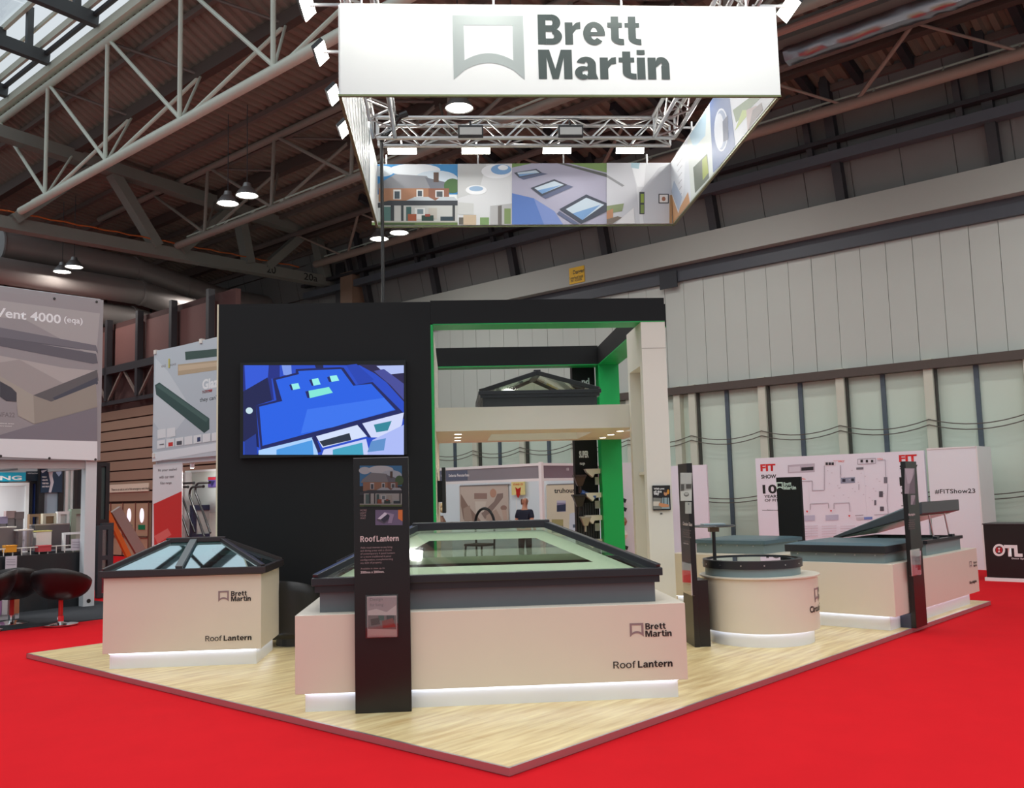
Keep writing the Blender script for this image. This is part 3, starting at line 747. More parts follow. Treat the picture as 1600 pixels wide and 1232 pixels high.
# R counter
RCN = counter('display_counter', 'white display counter at the right corner with dome rooflight and raised hatch', UV(11.07, 4.145, 0), TH, 3.15, 1.5, .228, .824, (.11,.09,.11,.07))
rp = PV(4.145)
bold_letters('lettering', 'Brett', rp, (1521.5,881.5), (1526,880.8), 3.6, INK, RCN)
bold_letters('lettering', 'Martin', rp, (1521.5,886.3), (1526.3,885.4), 3.6, INK, RCN)
logo(rp, 1515.5, 877.5, 1519, 888, MATS['logo_mauve'], RCN)
letters('lettering', 'Skylight', rp, (1515,914.5), (1526.5,912), 5.5, INK, RCN, .03)
def dome(t, x0, x1, y0, y1, z0, zk, zt, lidtop, name='kerb'):
    for (a, b, c, d) in ((x0, x1, y0, y0+.05), (x0, x1, y1-.05, y1), (x0, x0+.05, y0+.05, y1-.05), (x1-.05, x1, y0+.05, y1-.05)): MB().box(a, b, c, d, z0, zk).build('kerb', TEALC, t)
SLATE = M('slate_teal_lid', (84,108,118), .35, noise=.04)
D1 = thing('dome_rooflight', 'closed square rooflight with dark skirt on the right corner counter', 'rooflight', UV(11.15, 4.27, .824), TH)
dome(D1, 0, 1.14, 0, 1.16, 0, .13, .22, 0)
MB().box(-.05, 1.19, -.05, 1.21, .115, .205).build('skirt', DARKM, D1, bevel=.006)
MB().hexa([(-.05,-.05,.205),(1.19,-.05,.205),(1.19,1.21,.205),(-.05,1.21,.205),(.05,.05,.232),(1.09,.05,.232),(1.09,1.11,.232),(.05,1.11,.232)]).build('lid', SLATE, D1)
for k in range(5):
    MB().cbox(-.052, .08+.24*k, .095, .012, .014, .014).build('screw', ALU, D1)
D2 = thing('opening_rooflight', 'opening rooflight hatch propped up on struts at the far end of the right counter', 'rooflight', UV(12.52, 4.25, .824), TH)
dome(D2, 0, 1.36, 0, 1.16, 0, .17, .2, 0)
MB().box(-.03, 1.39, -.03, .05, .15, .19).build('sill_frame', DARKM, D2); MB().box(-.03, 1.39, 1.11, 1.19, .15, .19).build('sill_frame', DARKM, D2)
MB().box(-.03, .05, .05, 1.11, .15, .19).build('sill_frame', DARKM, D2); MB().box(1.31, 1.39, .05, 1.11, .15, .19).build('sill_frame', DARKM, D2)
an = math.radians(15.5)
lidp = lambda x, s, h: (x, 1.19 - s*math.cos(an) + h*math.sin(an)*0, .20 + s*math.sin(an) + h)
def slab(x0, x1, s0, s1, h0, h1, i=0): return MB().hexa([lidp(x0,s1,h0), lidp(x1,s1,h0), lidp(x1,s0,h0), lidp(x0,s0,h0), lidp(x0+i,s1-i,h1), lidp(x1-i,s1-i,h1), lidp(x1-i,s0+i,h1), lidp(x0+i,s0+i,h1)])
MB().hexa([lidp(-.06,1.24,0), lidp(1.42,1.24,0), lidp(1.42,0,0), lidp(-.06,0,0), lidp(-.06,1.24,.15), lidp(1.42,1.24,.15), lidp(1.42,0,.03), lidp(-.06,0,.03)]).build('lid', M('slate_lid_side', (70,76,80), .35), D2, bevel=.008)
MB().hexa([lidp(-.06,1.24,.151), lidp(1.42,1.24,.151), lidp(1.42,0,.031), lidp(-.06,0,.031), lidp(.06,1.12,.17), lidp(1.30,1.12,.17), lidp(1.30,.12,.06), lidp(.06,.12,.06)]).build('lid_top', SLATE, D2)
slab(.05, 1.31, .1, 1.14, -.012, -.004).build('lid_pane', M('pale_pane', (206,226,206), .2), D2)
for x in (.5, 1.12):
    MB().tube((x, .06, .18), (x-.04, 1.19-1.14*math.cos(an), .20+1.14*math.sin(an)), .012, 8).build('strut', ALU, D2)
    MB().cbox(x, .03, .2, .1, .05, .04).build('strut_bracket', DARKM, D2)
# back counter
BC = counter('display_counter', 'white display counter at the back, mostly hidden behind the round counter', UV(11.75, 6.0, 0), TH, 1.75, 1.6, .228, .824)
D3 = thing('dome_rooflight', 'square rooflight on the hidden back counter, behind the black post and disc', 'rooflight', UV(12.05, 6.26, .824), TH)
dome(D3, 0, 1.06, 0, 1.06, 0, .14, .22, 0)
MB().box(-.05, 1.11, -.05, 1.11, .135, .185).build('skirt', SLATE, D3, bevel=.006)
MB().hexa([(-.05,-.05,.185),(1.11,-.05,.185),(1.11,1.11,.185),(-.05,1.11,.185),(.06,.06,.2),(1.0,.06,.2),(1.0,1.0,.2),(.06,1.0,.2)]).build('lid', SLATE, D3)
for k in range(4): MB().cbox(-.004, .15+.25*k, .11, .012, .014, .014).build('screw', ALU, D3)
_a, _b = to_uv(PU(13.55).at(1212.5, 748)), to_uv(PU(13.55).at(1250, 744))
TB = thing('totem', 'black totem with a white logo standing in front of the floor plan wall', 'sign', UV(13.55, _b[1], 0), TH, 'information totems')
MB().box(0, .06, 0, _a[1]-_b[1], PH, (_a[2]+_b[2])/2).build('board', BLACKP, TB, bevel=.003)
tb = PU(13.55)
logo(tb, 1213.5, 754, 1223.5, 765.5, M('white_print', (222,238,226), .5), TB)
bold_letters('lettering', 'Brett', tb, (1224.5,759.5), (1236.5,758.5), 5.5, MATS['white_print'], TB)
bold_letters('lettering', 'Martin', tb, (1224.5,765.5), (1244,764), 5.5, MATS['white_print'], TB)
TC = thing('totem', 'dark information totem beside the round counter', 'sign', (0,0,0), 0, 'information totems')
MB().box(2.56, 2.62, 10.2, 10.62, PH, 2.03).build('board', BLACKG, TC, bevel=.003)
MB().box(2.62, 2.74, 10.22, 10.58, PH, .76).build('foot', BLACKG, TC)
TR = thing('totem', 'narrow-looking dark information totem against the right corner counter', 'sign', UV(11.49, 4.07, 0), TH, 'information totems')
MB().box(0, .37, 0, .06, PH, 2.01).build('board', BLACKG, TR, bevel=.003)
MB().box(.0, .37, .06, .18, PH, .225).build('foot', M('foot_blue_grey', (60,66,80), .4), TR)
# ---- black wall and gateway
BW = thing('black_wall', 'tall black stand wall carrying the blue screen', 'partition', (0,0,0), 0)
MB().box(-2.885, -.245, 11.84, 12.24, PH, 4.2).build('panel', BLACKP, BW)
MB().box(-2.905, -.0-.245-2.64, 11.842, 12.24, PH, 4.2).build('edge_strip', M('fringe_white', (220,216,190), .5), BW)  # added pale strip standing in for lens colour fringing on the wall edge
MB().box(-.245, -.215, 11.842, 12.24, PH, 3.905).build('jamb', GREEN, BW)
MB().box(-.245, -.215, 12.24, 15.9, PH, 3.9).build('side_wall', WHITEP, BW)
GW = thing('gateway_frame', 'square gateway of black beams with green undersides and a green post', 'frame', (0,0,0), 0)
MB().box(-.243, 2.768, 11.84, 12.25, 3.915, 4.215).build('front_beam', BLACKP, GW)
MB().box(-.215, 2.768, 11.842, 12.25, 3.903, 3.915).build('green_soffit', GREEN, GW)
MB().box(2.53, 2.88, 12.25, 16.25, 3.915, 4.215).build('side_beam', BLACKP, GW)
MB().box(2.53, 2.88, 12.25, 15.9, 3.903, 3.915).build('green_soffit', GREEN, GW)
MB().box(-.243, 2.53, 15.9, 16.25, 3.915, 4.235).build('back_beam', BLACKP, GW)
MB().box(-.215, 2.53, 15.9, 16.25, 3.903, 3.915).build('green_soffit', GREEN, GW)
MB().box(2.53, 2.88, 15.902, 16.25, PH, 3.903).build('post', GREEN, GW)
WC = thing('white_column', 'white square column with a tall niche carrying the small poster', 'column', (0,0,0), 0)
MB().box(2.455, 2.768, 11.845, 12.0, PH, 3.903).build('front_face', WHITEP, WC)
MB().box(2.60, 2.768, 12.0, 12.85, PH, 3.903).build('back_board', WHITEP, WC)
MB().box(2.455, 2.60, 12.0, 12.72, 3.35, 3.903).build('lintel', WHITEP, WC)
MB().box(2.455, 2.60, 12.72, 12.85, PH, 3.903).build('rear_post', WHITEP, WC)
MB().box(2.53, 2.60, 12.0, 12.72, 1.95, 1.99).build('niche_shelf', WHITEP, WC)
MB().box(2.4548, 2.7682, 11.843, 11.8455, 3.558, 3.563).build('joint', M('joint_grey', (150,146,138), .6), WC)
tablet = thing('wall_poster', 'small black framed poster of a worker on the white column', 'poster', (0,0,0), 0)
MB().box(2.515, 2.737, 11.815, 11.843, 1.49, 1.80).build('frame', BLACKG, tablet)
tp = PY(11.815)
flat_print('print', tp, [((24,24,26), rc(1020,759,1047,796)), ((128,128,122), [(1020.5,778),(1034,779),(1034,796),(1020.5,796)]), ((206,198,186), rc(1020.5,784,1031,791)),
    ((196,140,100), ell(1040,771,2.9,4.2)), ((60,44,34), ell(1040,768,3,2.2)), ((210,142,40), ell(1044,769,1.8,4)), ((150,170,176), [(1035,778),(1045,778),(1046.5,795.5),(1034,795.5)]), ((60,72,76), rc(1036.5,778,1038,789)), ((60,72,76), rc(1042,778,1043.5,789)),
    ((200,138,98), [(1030,786),(1036,787),(1045.5,789),(1045,793),(1034,793),(1029,790)])], tablet)
letters('lettering', 'With you', tp, (1021.5,766.5), (1038,765.5), 3.8, INKW, tablet, .03)
letters('lettering', 'all the', tp, (1021.5,770.5), (1034,769.8), 3.6, INKW, tablet, .03)
letters('lettering', 'way', tp, (1021.5,775), (1030,774), 4.2, INKW, tablet, .03)
tag(MB().box(2.604, 2.632, 11.838, 11.843, 1.437, 1.455).build('wall_label', M('label_grey', (96,96,92), .5), None), 'tiny grey label below the poster on the white column', 'label')
# canopy
CN = thing('canopy', 'white lowered ceiling panel under the gateway with round downlights', 'canopy', (0,0,0), 0)
x0, x1, y0, y1, z0, z1 = -.215, 2.92, 12.855, 15.88, 2.612, 2.935
hx0, hx1, hy0, hy1 = .575, 2.06, 13.72, 15.45
for b in ((x0, 2.528, y0, hy0), (x0, x1, hy1, y1), (x0, hx0, hy0, hy1), (hx1, x1, hy0, hy1)): MB().box(b[0], b[1], b[2], b[3], z0, z1).build('ceiling_board', WHITEP, CN)
for b in ((hx0-.02, hx0, hy0, hy1), (hx1, hx1+.02, hy0, hy1), (hx0, hx1, hy0-.02, hy0), (hx0, hx1, hy1, hy1+.02)): MB().box(*b, 2.94, 3.17).build('well_lining', WHITEP, CN)
spots = ((.09, 13.5), (.09, 14.3), (.09, 15.1), (2.45, 13.6), (2.45, 14.4), (2.45, 15.2))
for (x, y) in spots:
    d = MB().lathe([(.0,z0-.004),(.055,z0-.004)], x, y, n=20).build('downlight', DOWNM, CN)
    MB().lathe([(.055,z0-.006),(.07,z0-.006),(.07,z0)], x, y, n=20).build('ring', ALU, d)
    lamp('downlight_lamp', 'S', (x, y, z0-.02), POWER['down'], .05, spot=2.2, color=(1,.86,.66))
lt, _ = hip('roof_lantern', 'dark roof lantern seen gable-on, on top of the white canopy', .40, 2.2, 13.62, 15.55, 3.24, 14.15, 15.0, 1.31, 3.56, DARKM, glass('faint_glass', (.84,.90,.80), .06, .03), curb=(.06, 2.935, 3.14, .01), curbm=M('charcoal_kerb', (52,54,58), .5), ft=.055, bar=.075, ridge_axis='y')
# tv on the side wall
t = thing('television', 'thin black television seen edge-on inside the gateway', 'television', (-.12, 13.6, 1.8), 0)
MB().box(-.03, .02, -.45, .45, -.3, .33).build('panel', BLACKG, t); MB().box(-.095, -.03, -.15, .15, -.15, .15).build('bracket', DARKM, t)
# blue screen
SC = thing('screen', 'large wall screen showing a bright blue flat roof with skylights', 'television', (0,0,0), 0)
MB().box(-2.60, -.56, 11.762, 11.84, 2.262, 3.445).build('case', M('screen_black', (10,10,12), .3), SC)
sp = PY(11.762)
B1, B2, B3, B4 = (24,92,226), (16,56,170), (10,22,88), (150,182,250)
flat_print('picture', sp, [((26,70,196), rc(380,571,631,711)),
  ((14,34,128), [(380,571),(437,571),(437,590),(424,592),(428,625),(398,632),(380,640)]), ((40,84,214), [(382,571),(420,571),(418,598),(384,612)]),
  ((8,16,74), [(380,612),(418,590),(425,626),(400,634),(405,700),(380,690)]), ((120,150,232), [(440,571),(455,571),(456,588),(443,586)]), ((8,16,66), [(492,571),(505,571),(506,582),(496,583)]),
  ((8,20,90), [(426,592),(462,583),(462,577),(531,574),(537,575),(556,602),(582,597),(628,643),(628,650),(408,708),(400,634),(432,626)]),
  (B1, [(431,594),(467,585),(466,580),(533,577),(552,603),(580,600),(618,641),(410,697),(405,636),(441,627)]),
  ((50,112,236), [(480,640),(600,622),(616,640),(520,668),(470,678)]),
  ((20,60,176), [(541,571),(557,569),(584,593),(578,597),(560,601)]), ((30,22,70), [(560,570),(631,571),(631,628),(604,598),(586,584)]), ((176,190,240), [(588,572),(631,571),(631,583),(604,586)]), ((64,70,150), [(584,580),(600,577),(631,600),(631,625),(610,602)]),
  ((146,236,232), [(455,600.5),(466,599),(469,607.5),(458,609.5)]), ((10,24,96), [(452,602),(455,600.5),(458,609.5),(455,610)]), ((146,236,232), [(487,593),(497,591),(501,601),(490,603)]), ((10,24,96), [(483,594),(487,593),(490,603),(487,603)]),
  ((150,238,232), [(515,588),(526,586.5),(530,595),(518,597)]), ((10,24,96), [(511,590),(515,588),(518,597),(514,597)]), ((128,230,214), [(482,611),(514,605),(520,614),(484,622.5)]), ((10,24,96), [(477,612),(482,611),(484,622.5),(480,622)]),
  ((12,22,92), [(408,700),(628,643),(631,646),(631,655),(409,711),(402,711)]), ((168,206,250), [(404,704),(490,683),(496,706),(497,711),(404,711)]), ((70,150,224), [(432,703),(488,688),(490,711),(432,711)]), ((12,22,92), [(487,684),(493,682),(502,706),(497,708)]),
  ((210,222,250), [(494,682),(560,664),(574,682),(504,700)]), ((30,40,60), [(499,690),(546,677),(549,688),(505,698)]), ((12,22,92), [(558,664),(566,662),(582,684),(575,684)]), ((206,214,248), [(566,662),(631,645),(628,664),(610,684),(580,684)]), ((40,130,150), [(584,664),(612,658),(606,673),(588,676)]),
  ((196,206,246), [(506,703),(572,686),(578,711),(503,711)]), ((60,160,190), [(520,703),(566,692),(568,711),(520,711)]), ((170,184,244), [(582,688),(631,664),(631,711),(574,711)]), ((90,140,200), [(580,690),(603,685),(600,704),(574,707)]),
  ((196,222,232), ell(389.5,642,5.5,5)), ((20,50,140), [(382,690),(400,678),(402,711),(382,711)])], SC, SCREENM)
# black tub chair
t = thing('tub_chair', 'low black rounded tub chair against the black wall behind the left counter', 'chair', (-1.9, 11.45, PH), 0)
BLK = M('black_leather', (24,22,22), .4, noise=.06)
mb = MB(); NA = 40
for i_ in range(NA+1):
    a = d_(-215+250*i_/NA); top = .50+.26*max(0, math.cos((a+PI*.62)*.75))**.6
    for (r, f_) in ((.30, 0), (.345, .08), (.35, .82), (.335, .95), (.31, 1.0), (.285, .95), (.27, .8), (.265, .45)): mb.v.append((r*math.cos(a), r*math.sin(a), .1+(top-.1)*f_))
for i_ in range(NA):
    for q in range(7): mb.f.append((i_*8+q, (i_+1)*8+q, (i_+1)*8+q+1, i_*8+q+1)); mb.c.append(None)
mb.build('backrest', BLK, t, smooth=True)
MB().lathe([(0,.12),(.262,.12),(.262,.40),(.23,.44),(0,.45)], n=40).build('seat', BLK, t, smooth=True)
MB().lathe([(0,0),(.2,0),(.2,.12)], n=24).build('base', DARKM, t)
# ---- hanging sign
HS = thing('hanging_sign', 'large square white fabric sign hung above the stand, photos on its inner faces', 'sign', (1.27, 12.47, 6.1), 0)
SX0, SX1, SY0, SY1, SZ0, SZ1 = -1.135, 3.735, 9.9, 15.0, 6.097, 7.133
FAB = M('sign_fabric', (236,240,238), .55, noise=.01, scale=2)
MB().box(SX0, SX1, SY0, SY0+.03, SZ0, SZ1).build('front_panel', FAB, HS, world=True)
MB().box(SX0-.02, SX1-.02, SY1-.03, SY1, SZ0, SZ1).build('back_panel', FAB, HS, world=True)
MB().box(SX0-.02, SX0+.01, SY0+.03, SY1-.03, SZ0, SZ1).build('left_panel', FAB, HS, world=True)
MB().box(SX1-.03, SX1, SY0+.03, SY1-.03, SZ0, SZ1).build('right_panel', FAB, HS, world=True)
for b in ((SX0-.025, SX1+.005, SY0-.004, SY0+.03), (SX0-.025, SX1+.005, SY1-.03, SY1+.004), (SX0-.024, SX0+.012, SY0, SY1), (SX1-.032, SX1+.004, SY0, SY1)):
    MB().box(*b, SZ0-.022, SZ0).build('bottom_rail', M('rail_olive', (112,120,84), .4, .5), HS, world=True)
sp = PY(SY0)
logo(sp, 709, 23.5, 820, 124.5, M('logo_pale', (168,178,176), .5), HS)
bold_letters('lettering', 'Brett', sp, (841,69.5), (1000,72.5), 47, LOGOD, HS, s=.24)
bold_letters('lettering', 'Martin', sp, (842,123.5), (1047,126.5), 46, LOGOD, HS, s=.24)
def house(x0, y0, x1, y1, dim=1.0):
    X = lambda a: x0+(x1-x0)*a; Y = lambda b: y0+(y1-y0)*b
    P = lambda *q: [(X(a), Y(b)) for a, b in q]
    R = lambda a, b, c, d: P((a,b),(c,b),(c,d),(a,d))
    cs = [((66,146,206), R(0,0,1,.5)), ((226,236,244), [(X(a), Y(b)) for a, b in ell(.12,.12,.14,.09)]), ((236,242,248), [(X(a), Y(b)) for a, b in ell(.5,.1,.3,.1)]), ((214,228,240), [(X(a), Y(b)) for a, b in ell(.75,.24,.25,.13)]),
      ((150,152,158), P((.06,.34),(.27,.17),(.64,.2),(.72,.34),(.9,.36),(.9,.42),(.02,.42))), ((120,124,134), P((.62,.22),(.98,.34),(.98,.42),(.68,.4))), ((96,76,66), R(.72,.14,.78,.3)),
      ((74,110,62), [(X(a), Y(b)) for a, b in ell(.94,.36,.1,.12)]), ((176,128,98), R(.08,.4,.66,.62)), ((146,98,78), R(.66,.4,.9,.6)), ((232,232,230), R(.25,.42,.34,.58)), ((70,82,92), R(.265,.45,.325,.57)),
      ((232,232,230), R(.52,.42,.6,.55)), ((70,82,92), R(.535,.44,.585,.53)), ((226,226,226), R(.74,.43,.84,.55)), ((84,88,92), R(.755,.45,.825,.54)),
      ((196,204,210), P((.4,.6),(.5,.54),(.66,.54),(.74,.6))), ((196,204,210), P((.74,.6),(.8,.54),(.96,.54),(1,.6))),
      ((58,62,68), P((.0,.66),(.2,.6),(1,.6),(1,.68),(.0,.72))), ((198,200,196), R(.1,.68,1,.94)), ((84,120,116), R(.14,.7,.22,.95)), ((52,58,62), R(.22,.68,.26,.96)), ((54,60,64), R(.34,.68,.37,.96)), ((60,96,94), R(.4,.7,.46,.94)),
      ((226,228,226), R(.5,.72,.62,.9)), ((112,132,140), R(.53,.74,.6,.82)), ((190,186,176), R(.66,.72,.76,.9)), ((56,60,62), R(.94,.66,.97,.95)), ((160,82,50), R(.42,.82,.52,.94)), ((30,64,54), R(.58,.84,.72,.93)), ((150,70,54), R(.62,.82,.68,.86)), ((40,60,70), R(.8,.86,.95,.94)),
      ((186,184,178), R(0,.93,1,.96)), ((96,120,62), R(0,.955,1,1)), ((58,84,44), R(.1,.97,.5,1))]
    if dim != 1: cs = [(tuple(int(v*dim) for v in c), p) for c, p in cs]
    return cs
ip = PY(SY1-.03)
room = [((214,216,218), rc(715,255,800,352)), ((196,198,198), [(715,255),(760,255),(748,300),(715,310)]), ((236,238,242), ell(776,268,24,11)), ((120,164,212), ell(783,265,16,8)), ((240,244,248), ell(786,262,8,4)), ((238,240,242), ell(744,297,16.5,7.5)), ((150,178,206), ell(744,295,11,4)),
        ((200,202,200), [(715,316),(740,318),(740,336),(715,335)]), ((96,92,84), rc(717,340,724,351)), ((196,176,150), rc(724,336,744,352)), ((120,150,96), rc(750,340,764,352)), ((176,176,176), [(766,322),(800,318),(800,352),(766,352)]), ((104,100,96), [(778,322),(784,321),(784,352),(778,352)]), ((120,140,90), rc(788,326,798,350))]
roof = [((172,170,190), rc(800,253,948,351)), ((108,140,72), [(800,253),(842,253),(800,262)]), ((120,150,84), [(880,253),(948,253),(948,270)]), ((90,92,90), [(872,253),(948,272),(948,277),(866,254)]),
        ((88,120,186), [(800,302),(834,310),(866,340),(866,351),(800,351)]), ((120,140,196), [(834,310),(866,330),(880,351),(850,351)])]
for (q, inn, sh) in (([(803,270),(838,264),(847,270),(811,278)], [(808,270),(837,266),(843,270),(812,276)], [(811,278),(847,270),(856,272),(818,281)]),
                     ([(829,294),(866,280),(887,289),(846,307)], [(835,294),(866,283),(881,289),(847,303)], [(846,307),(887,289),(896,292),(852,311)]),
                     ([(874,327),(916,304),(949,318),(949,330),(908,350)], [(884,327),(916,309),(944,320),(910,344)], [(905,350),(874,330),(870,334),(898,352)])):
    roof += [((92,100,130), sh), ((64,70,84), q), ((198,214,226), inn), ((120,160,206), [((inn[0][0]*.6+inn[3][0]*.4), (inn[0][1]*.6+inn[3][1]*.4)), ((inn[2][0]*.8+inn[1][0]*.2), inn[2][1]), (inn[3][0], inn[3][1])])]
kit = [((222,224,228), rc(948,253,1050,351)), ((206,208,214), [(948,253),(985,253),(994,290),(1000,351),(948,351)]), ((240,242,246), [(985,253),(1010,253),(1006,292),(996,292)]), ((176,206,216), [(986,253),(1000,253),(998,264),(986,262)]), ((150,152,156), [(948,277),(972,292),(976,290),(948,273)]),
       ((200,202,208), [(1000,300),(1030,262),(1050,255),(1050,351),(1006,351)]), ((60,66,64), rc(999,300,1007,335)), ((142,164,62), rc(1001,303,1006,317)), ((120,140,70), rc(1001,320,1006,333)), ((50,50,52), rc(1029,303,1045,318)), ((232,226,222), rc(1030.5,304.5,1043.5,316.5)), ((164,110,84), ell(1037,311,3,3.5)),
       ((136,150,110), [(948,322),(975,318),(972,330),(948,334)]), ((180,130,96), [(948,330),(958,326),(958,344),(948,346)]), ((122,110,100), [(948,343),(965,338),(972,340),(955,351),(948,351)]), ((230,230,232), [(972,340),(990,325),(992,351),(960,351)]), ((176,140,100), rc(1046,305,1050,351))]
flat_print('photo_print', ip, house(581, 256, 715, 352) + room + roof + kit, HS, cuts=((ZD, SZ0+.003), (-ZD, -SZ1+.003)))
# right inner face
SCUT = ((ZD, SZ0+.005), (-ZD, -SZ1+.005), (YD, SY0+.04), (-YD, -SY1+.04))
rp2 = PX(SX1-.03)
flat_print('photo_print', rp2, [((206,212,220), [(1048,256),(1105,170),(1105,300),(1048,348)]), ((222,226,232), [(1048,258),(1072,222),(1068,300),(1058,336),(1048,310)]), ((172,186,206), [(1053,282),(1066,308),(1060,330),(1049,300)]), ((196,150,110), [(1048,300),(1060,334),(1062,325),(1075,300),(1078,318),(1052,350),(1048,350)]),
  ((200,208,204), [(1074,220),(1112,160),(1118,280),(1080,316)]), ((168,196,212), [(1077,212),(1104,172),(1102,212),(1084,232)]), ((78,90,74), [(1083,262),(1105,240),(1108,278),(1086,302)]), ((150,164,60), [(1097,250),(1104,243),(1107,270),(1098,282)]),
  ((82,104,150), [(1108,150),(1140,150),(1150,235),(1114,270)]), ((206,212,222), ell(1127,203,11,34)), ((126,142,172), ell(1127,203,9.5,31)), ((196,202,212), ell(1124,205,7.5,28)), ((44,58,96), [(1129,190),(1137,180),(1138,218),(1130,222)]),
  ((200,206,214), [(1140,150),(1218,149),(1150,232)]), ((96,118,84), [(1145,172),(1172,152),(1190,152),(1150,192)]), ((150,170,80), [(1148,205),(1168,180),(1172,172),(1160,172)]), ((170,150,150), [(1166,172),(1182,165),(1184,180),(1168,205)]), ((112,100,104), [(1176,172),(1190,160),(1192,172),(1170,200)])], HS, cuts=SCUT)
for k in range(9):
    letters('lettering', ['Roof lanterns','flat glass','dome','and glass','rooflights','for homes','schools','and offices','daylight'][k], rp2, (1056+.9*k, 242+9.2*k), (1066-.3*k+1, 233+10.1*k), 2.2, INKG, HS, .02)
lp2 = Plane(XD, SX0+.01, YD)
mb = []
for k in range(9): mb.append((((150,158,160),(186,192,192),(120,130,134))[k % 3], [(541+4.5*k,152),(543.5+4.5*k,152),(563+1.8*k,338),(562+1.8*k,338)]))
flat_print('photo_print', lp2, mb, HS, cuts=SCUT)
# chains
for px in (604, 747, 881, 1011):
    p = ip.at(px, 256)
    MB().tube((p.x, SY1-.015, SZ1), (p.x, SY1-.015, SZ1+.16), .014, 6).build('chain', ALU, HS, world=True)
for x in (-.9, .55, 1.98, 3.4): MB().tube((x, SY0+.015, SZ1), (x, SY0+.015, SZ1+.16), .014, 6).build('chain', ALU, HS, world=True)
for y in (10.8, 12.2, 13.6): 
    for x in (SX0, SX1-.015): MB().tube((x, y, SZ1), (x, y, SZ1+.16), .014, 6).build('chain', ALU, HS, world=True)
# lighting truss: four box sections
def box_truss(label, a, b):
    a = Vector(a); b = Vector(b); d = (b-a); L = d.length; d.normalize(); s = d.cross(ZD).normalized()
    t = thing('lighting_truss', label, 'truss', a, 0, 'aluminium lighting truss sections')
    c = [s*.17+ZD*.17, s*-.17+ZD*.17, s*.17-ZD*.17, s*-.17-ZD*.17]
    for q in c: MB().tube(q, q+d*L, .032, 10).build('chord', ALU, t, smooth=True)
    n = max(2, int(L/.62)); st = L/n
    for i in range(n):
        p0 = d*(st*i); pm = d*(st*(i+.5)); p1 = d*(st*(i+1))
        for (t0, b0) in ((c[0], c[2]), (c[1], c[3]), (c[0], c[1]), (c[2], c[3])):
            MB().tube(p0+b0, pm+t0, .014, 6).build('brace', ALU, t); MB().tube(pm+t0, p1+b0, .014, 6).build('brace', ALU, t)
    for p in (d*0, d*L):
        MB().bar(p+c[0], p+c[2], .03, .03).build('end_frame', ALU, t); MB().bar(p+c[1], p+c[3], .03, .03).build('end_frame', ALU, t)
    return t
TZ = 7.58
box_truss('back section of the square aluminium lighting truss, above the inner photo panel', (-1.1, 14.72, TZ), (3.7, 14.72, TZ))
box_truss('right section of the aluminium lighting truss, running back beside the right panel', (3.52, 10.2, TZ), (3.52, 14.5, TZ))
box_truss('left section of the aluminium lighting truss, running back beside the left panel', (-.98, 10.2, TZ), (-.98, 14.5, TZ))
box_truss('front section of the aluminium lighting truss, above the sign lettering and out of frame', (-1.1, 10.02, TZ), (3.7, 10.02, TZ))
# arm lights around the sign
def arm_light(label, base, out):
    base = Vector(base); out = Vector(out); side = out.cross(ZD)
    t = thing('arm_light', label, 'floodlight', base, 0, 'arm lights around the hanging sign')
    MB().bar((0,0,0), out*.46, .03, .03).build('arm', ALUD, t)
    c = out*.46 + ZD*-.02
    q0, q1 = c-out*.07+ZD*.05, c+out*.05-ZD*.07; nn = (-out-ZD*1.0).normalized()
    p = [q0-side*.24, q0+side*.24, q1+side*.24, q1-side*.24]
    MB().hexa([*[q-nn*.07 for q in p], *[q-nn*.012 for q in p]]).build('head', DARKM, t)
    MB().hexa([*[q-nn*.011 for q in p], *p]).build('lens', LAMPM, t)
    lamp('arm_lamp', 'A', base+c-ZD*.02-out*.02, POWER['arm'], .44, .1, direction=(-out*.38-ZD))
    return t
bl = ['first', 'second', 'third', 'fourth']
for k, x in enumerate((-.745, .5, 1.885, 3.147)):
    arm_light('lit batten light under the back truss, %s from the left' % bl[k], (x, 15.02, 7.6), (0, 1, 0))
    arm_light('lit arm light over the front of the sign, %s from the left, above the frame' % bl[k], (x, 9.84, 7.6), (0, -1, 0))
for k, y in enumerate((10.8, 12.0, 13.3, 14.6)):
    arm_light('lit arm light left of the sign, %s from the top' % bl[k], (-1.16, y, 7.6), (-1, 0, 0))
for k, y in enumerate((10.75, 12.0, 13.3, 14.6)):
    arm_light('lit arm light right of the sign, at its top right corner' if k == 0 else 'arm light hidden behind the right side of the sign, %s from the front' % bl[k], (3.76, y, 7.6), (1, 0, 0))
# black floods on the truss
def flood(label, loc, aim, vis=True):
    t = thing('truss_flood', label, 'floodlight', loc, 0, 'black floodlights on the truss')
    MB().box(-.2, .2, -.02, .1, -.10, .08).build('housing', M('flood_black', (36,38,40), .5), t, bevel=.006)
    for k in range(7): MB().box(-.18+.055*k, -.165+.055*k, .1, .15, -.08, .1).build('cooling_fin', MATS['flood_black'], t)
    MB().box(-.175, .175, -.026, -.02, -.08, .04).build('lens', M('flood_lens', (176,178,176), .3), t)
    MB().tube((0,.05,.08), (0,.12,.2), .02, 6).build('clamp', DARKM, t)
    lamp('flood_lamp', 'A', Vector(loc)+Vector((0,-.06,-.14)), POWER['flood'], .34, .12, direction=aim)
flood('black floodlight on the back truss, left one of the middle two', (.39, 14.45, 7.5), (.0, -.75, -1))
flood('black floodlight on the back truss, right one of the middle two', (1.99, 14.45, 7.5), (.0, -.75, -1))
flood('grey-faced floodlight at the left end of the truss', (-.72, 13.4, 7.9), (-.15, -.6, -1))
flood('grey-faced floodlight at the right end of the truss', (3.25, 12.6, 7.75), (.45, -.4, -1))
t = thing('hung_cable', 'black cable loom dropping from the truss down behind the black wall', 'cable', (-1.03, 14.6, 0), 0)
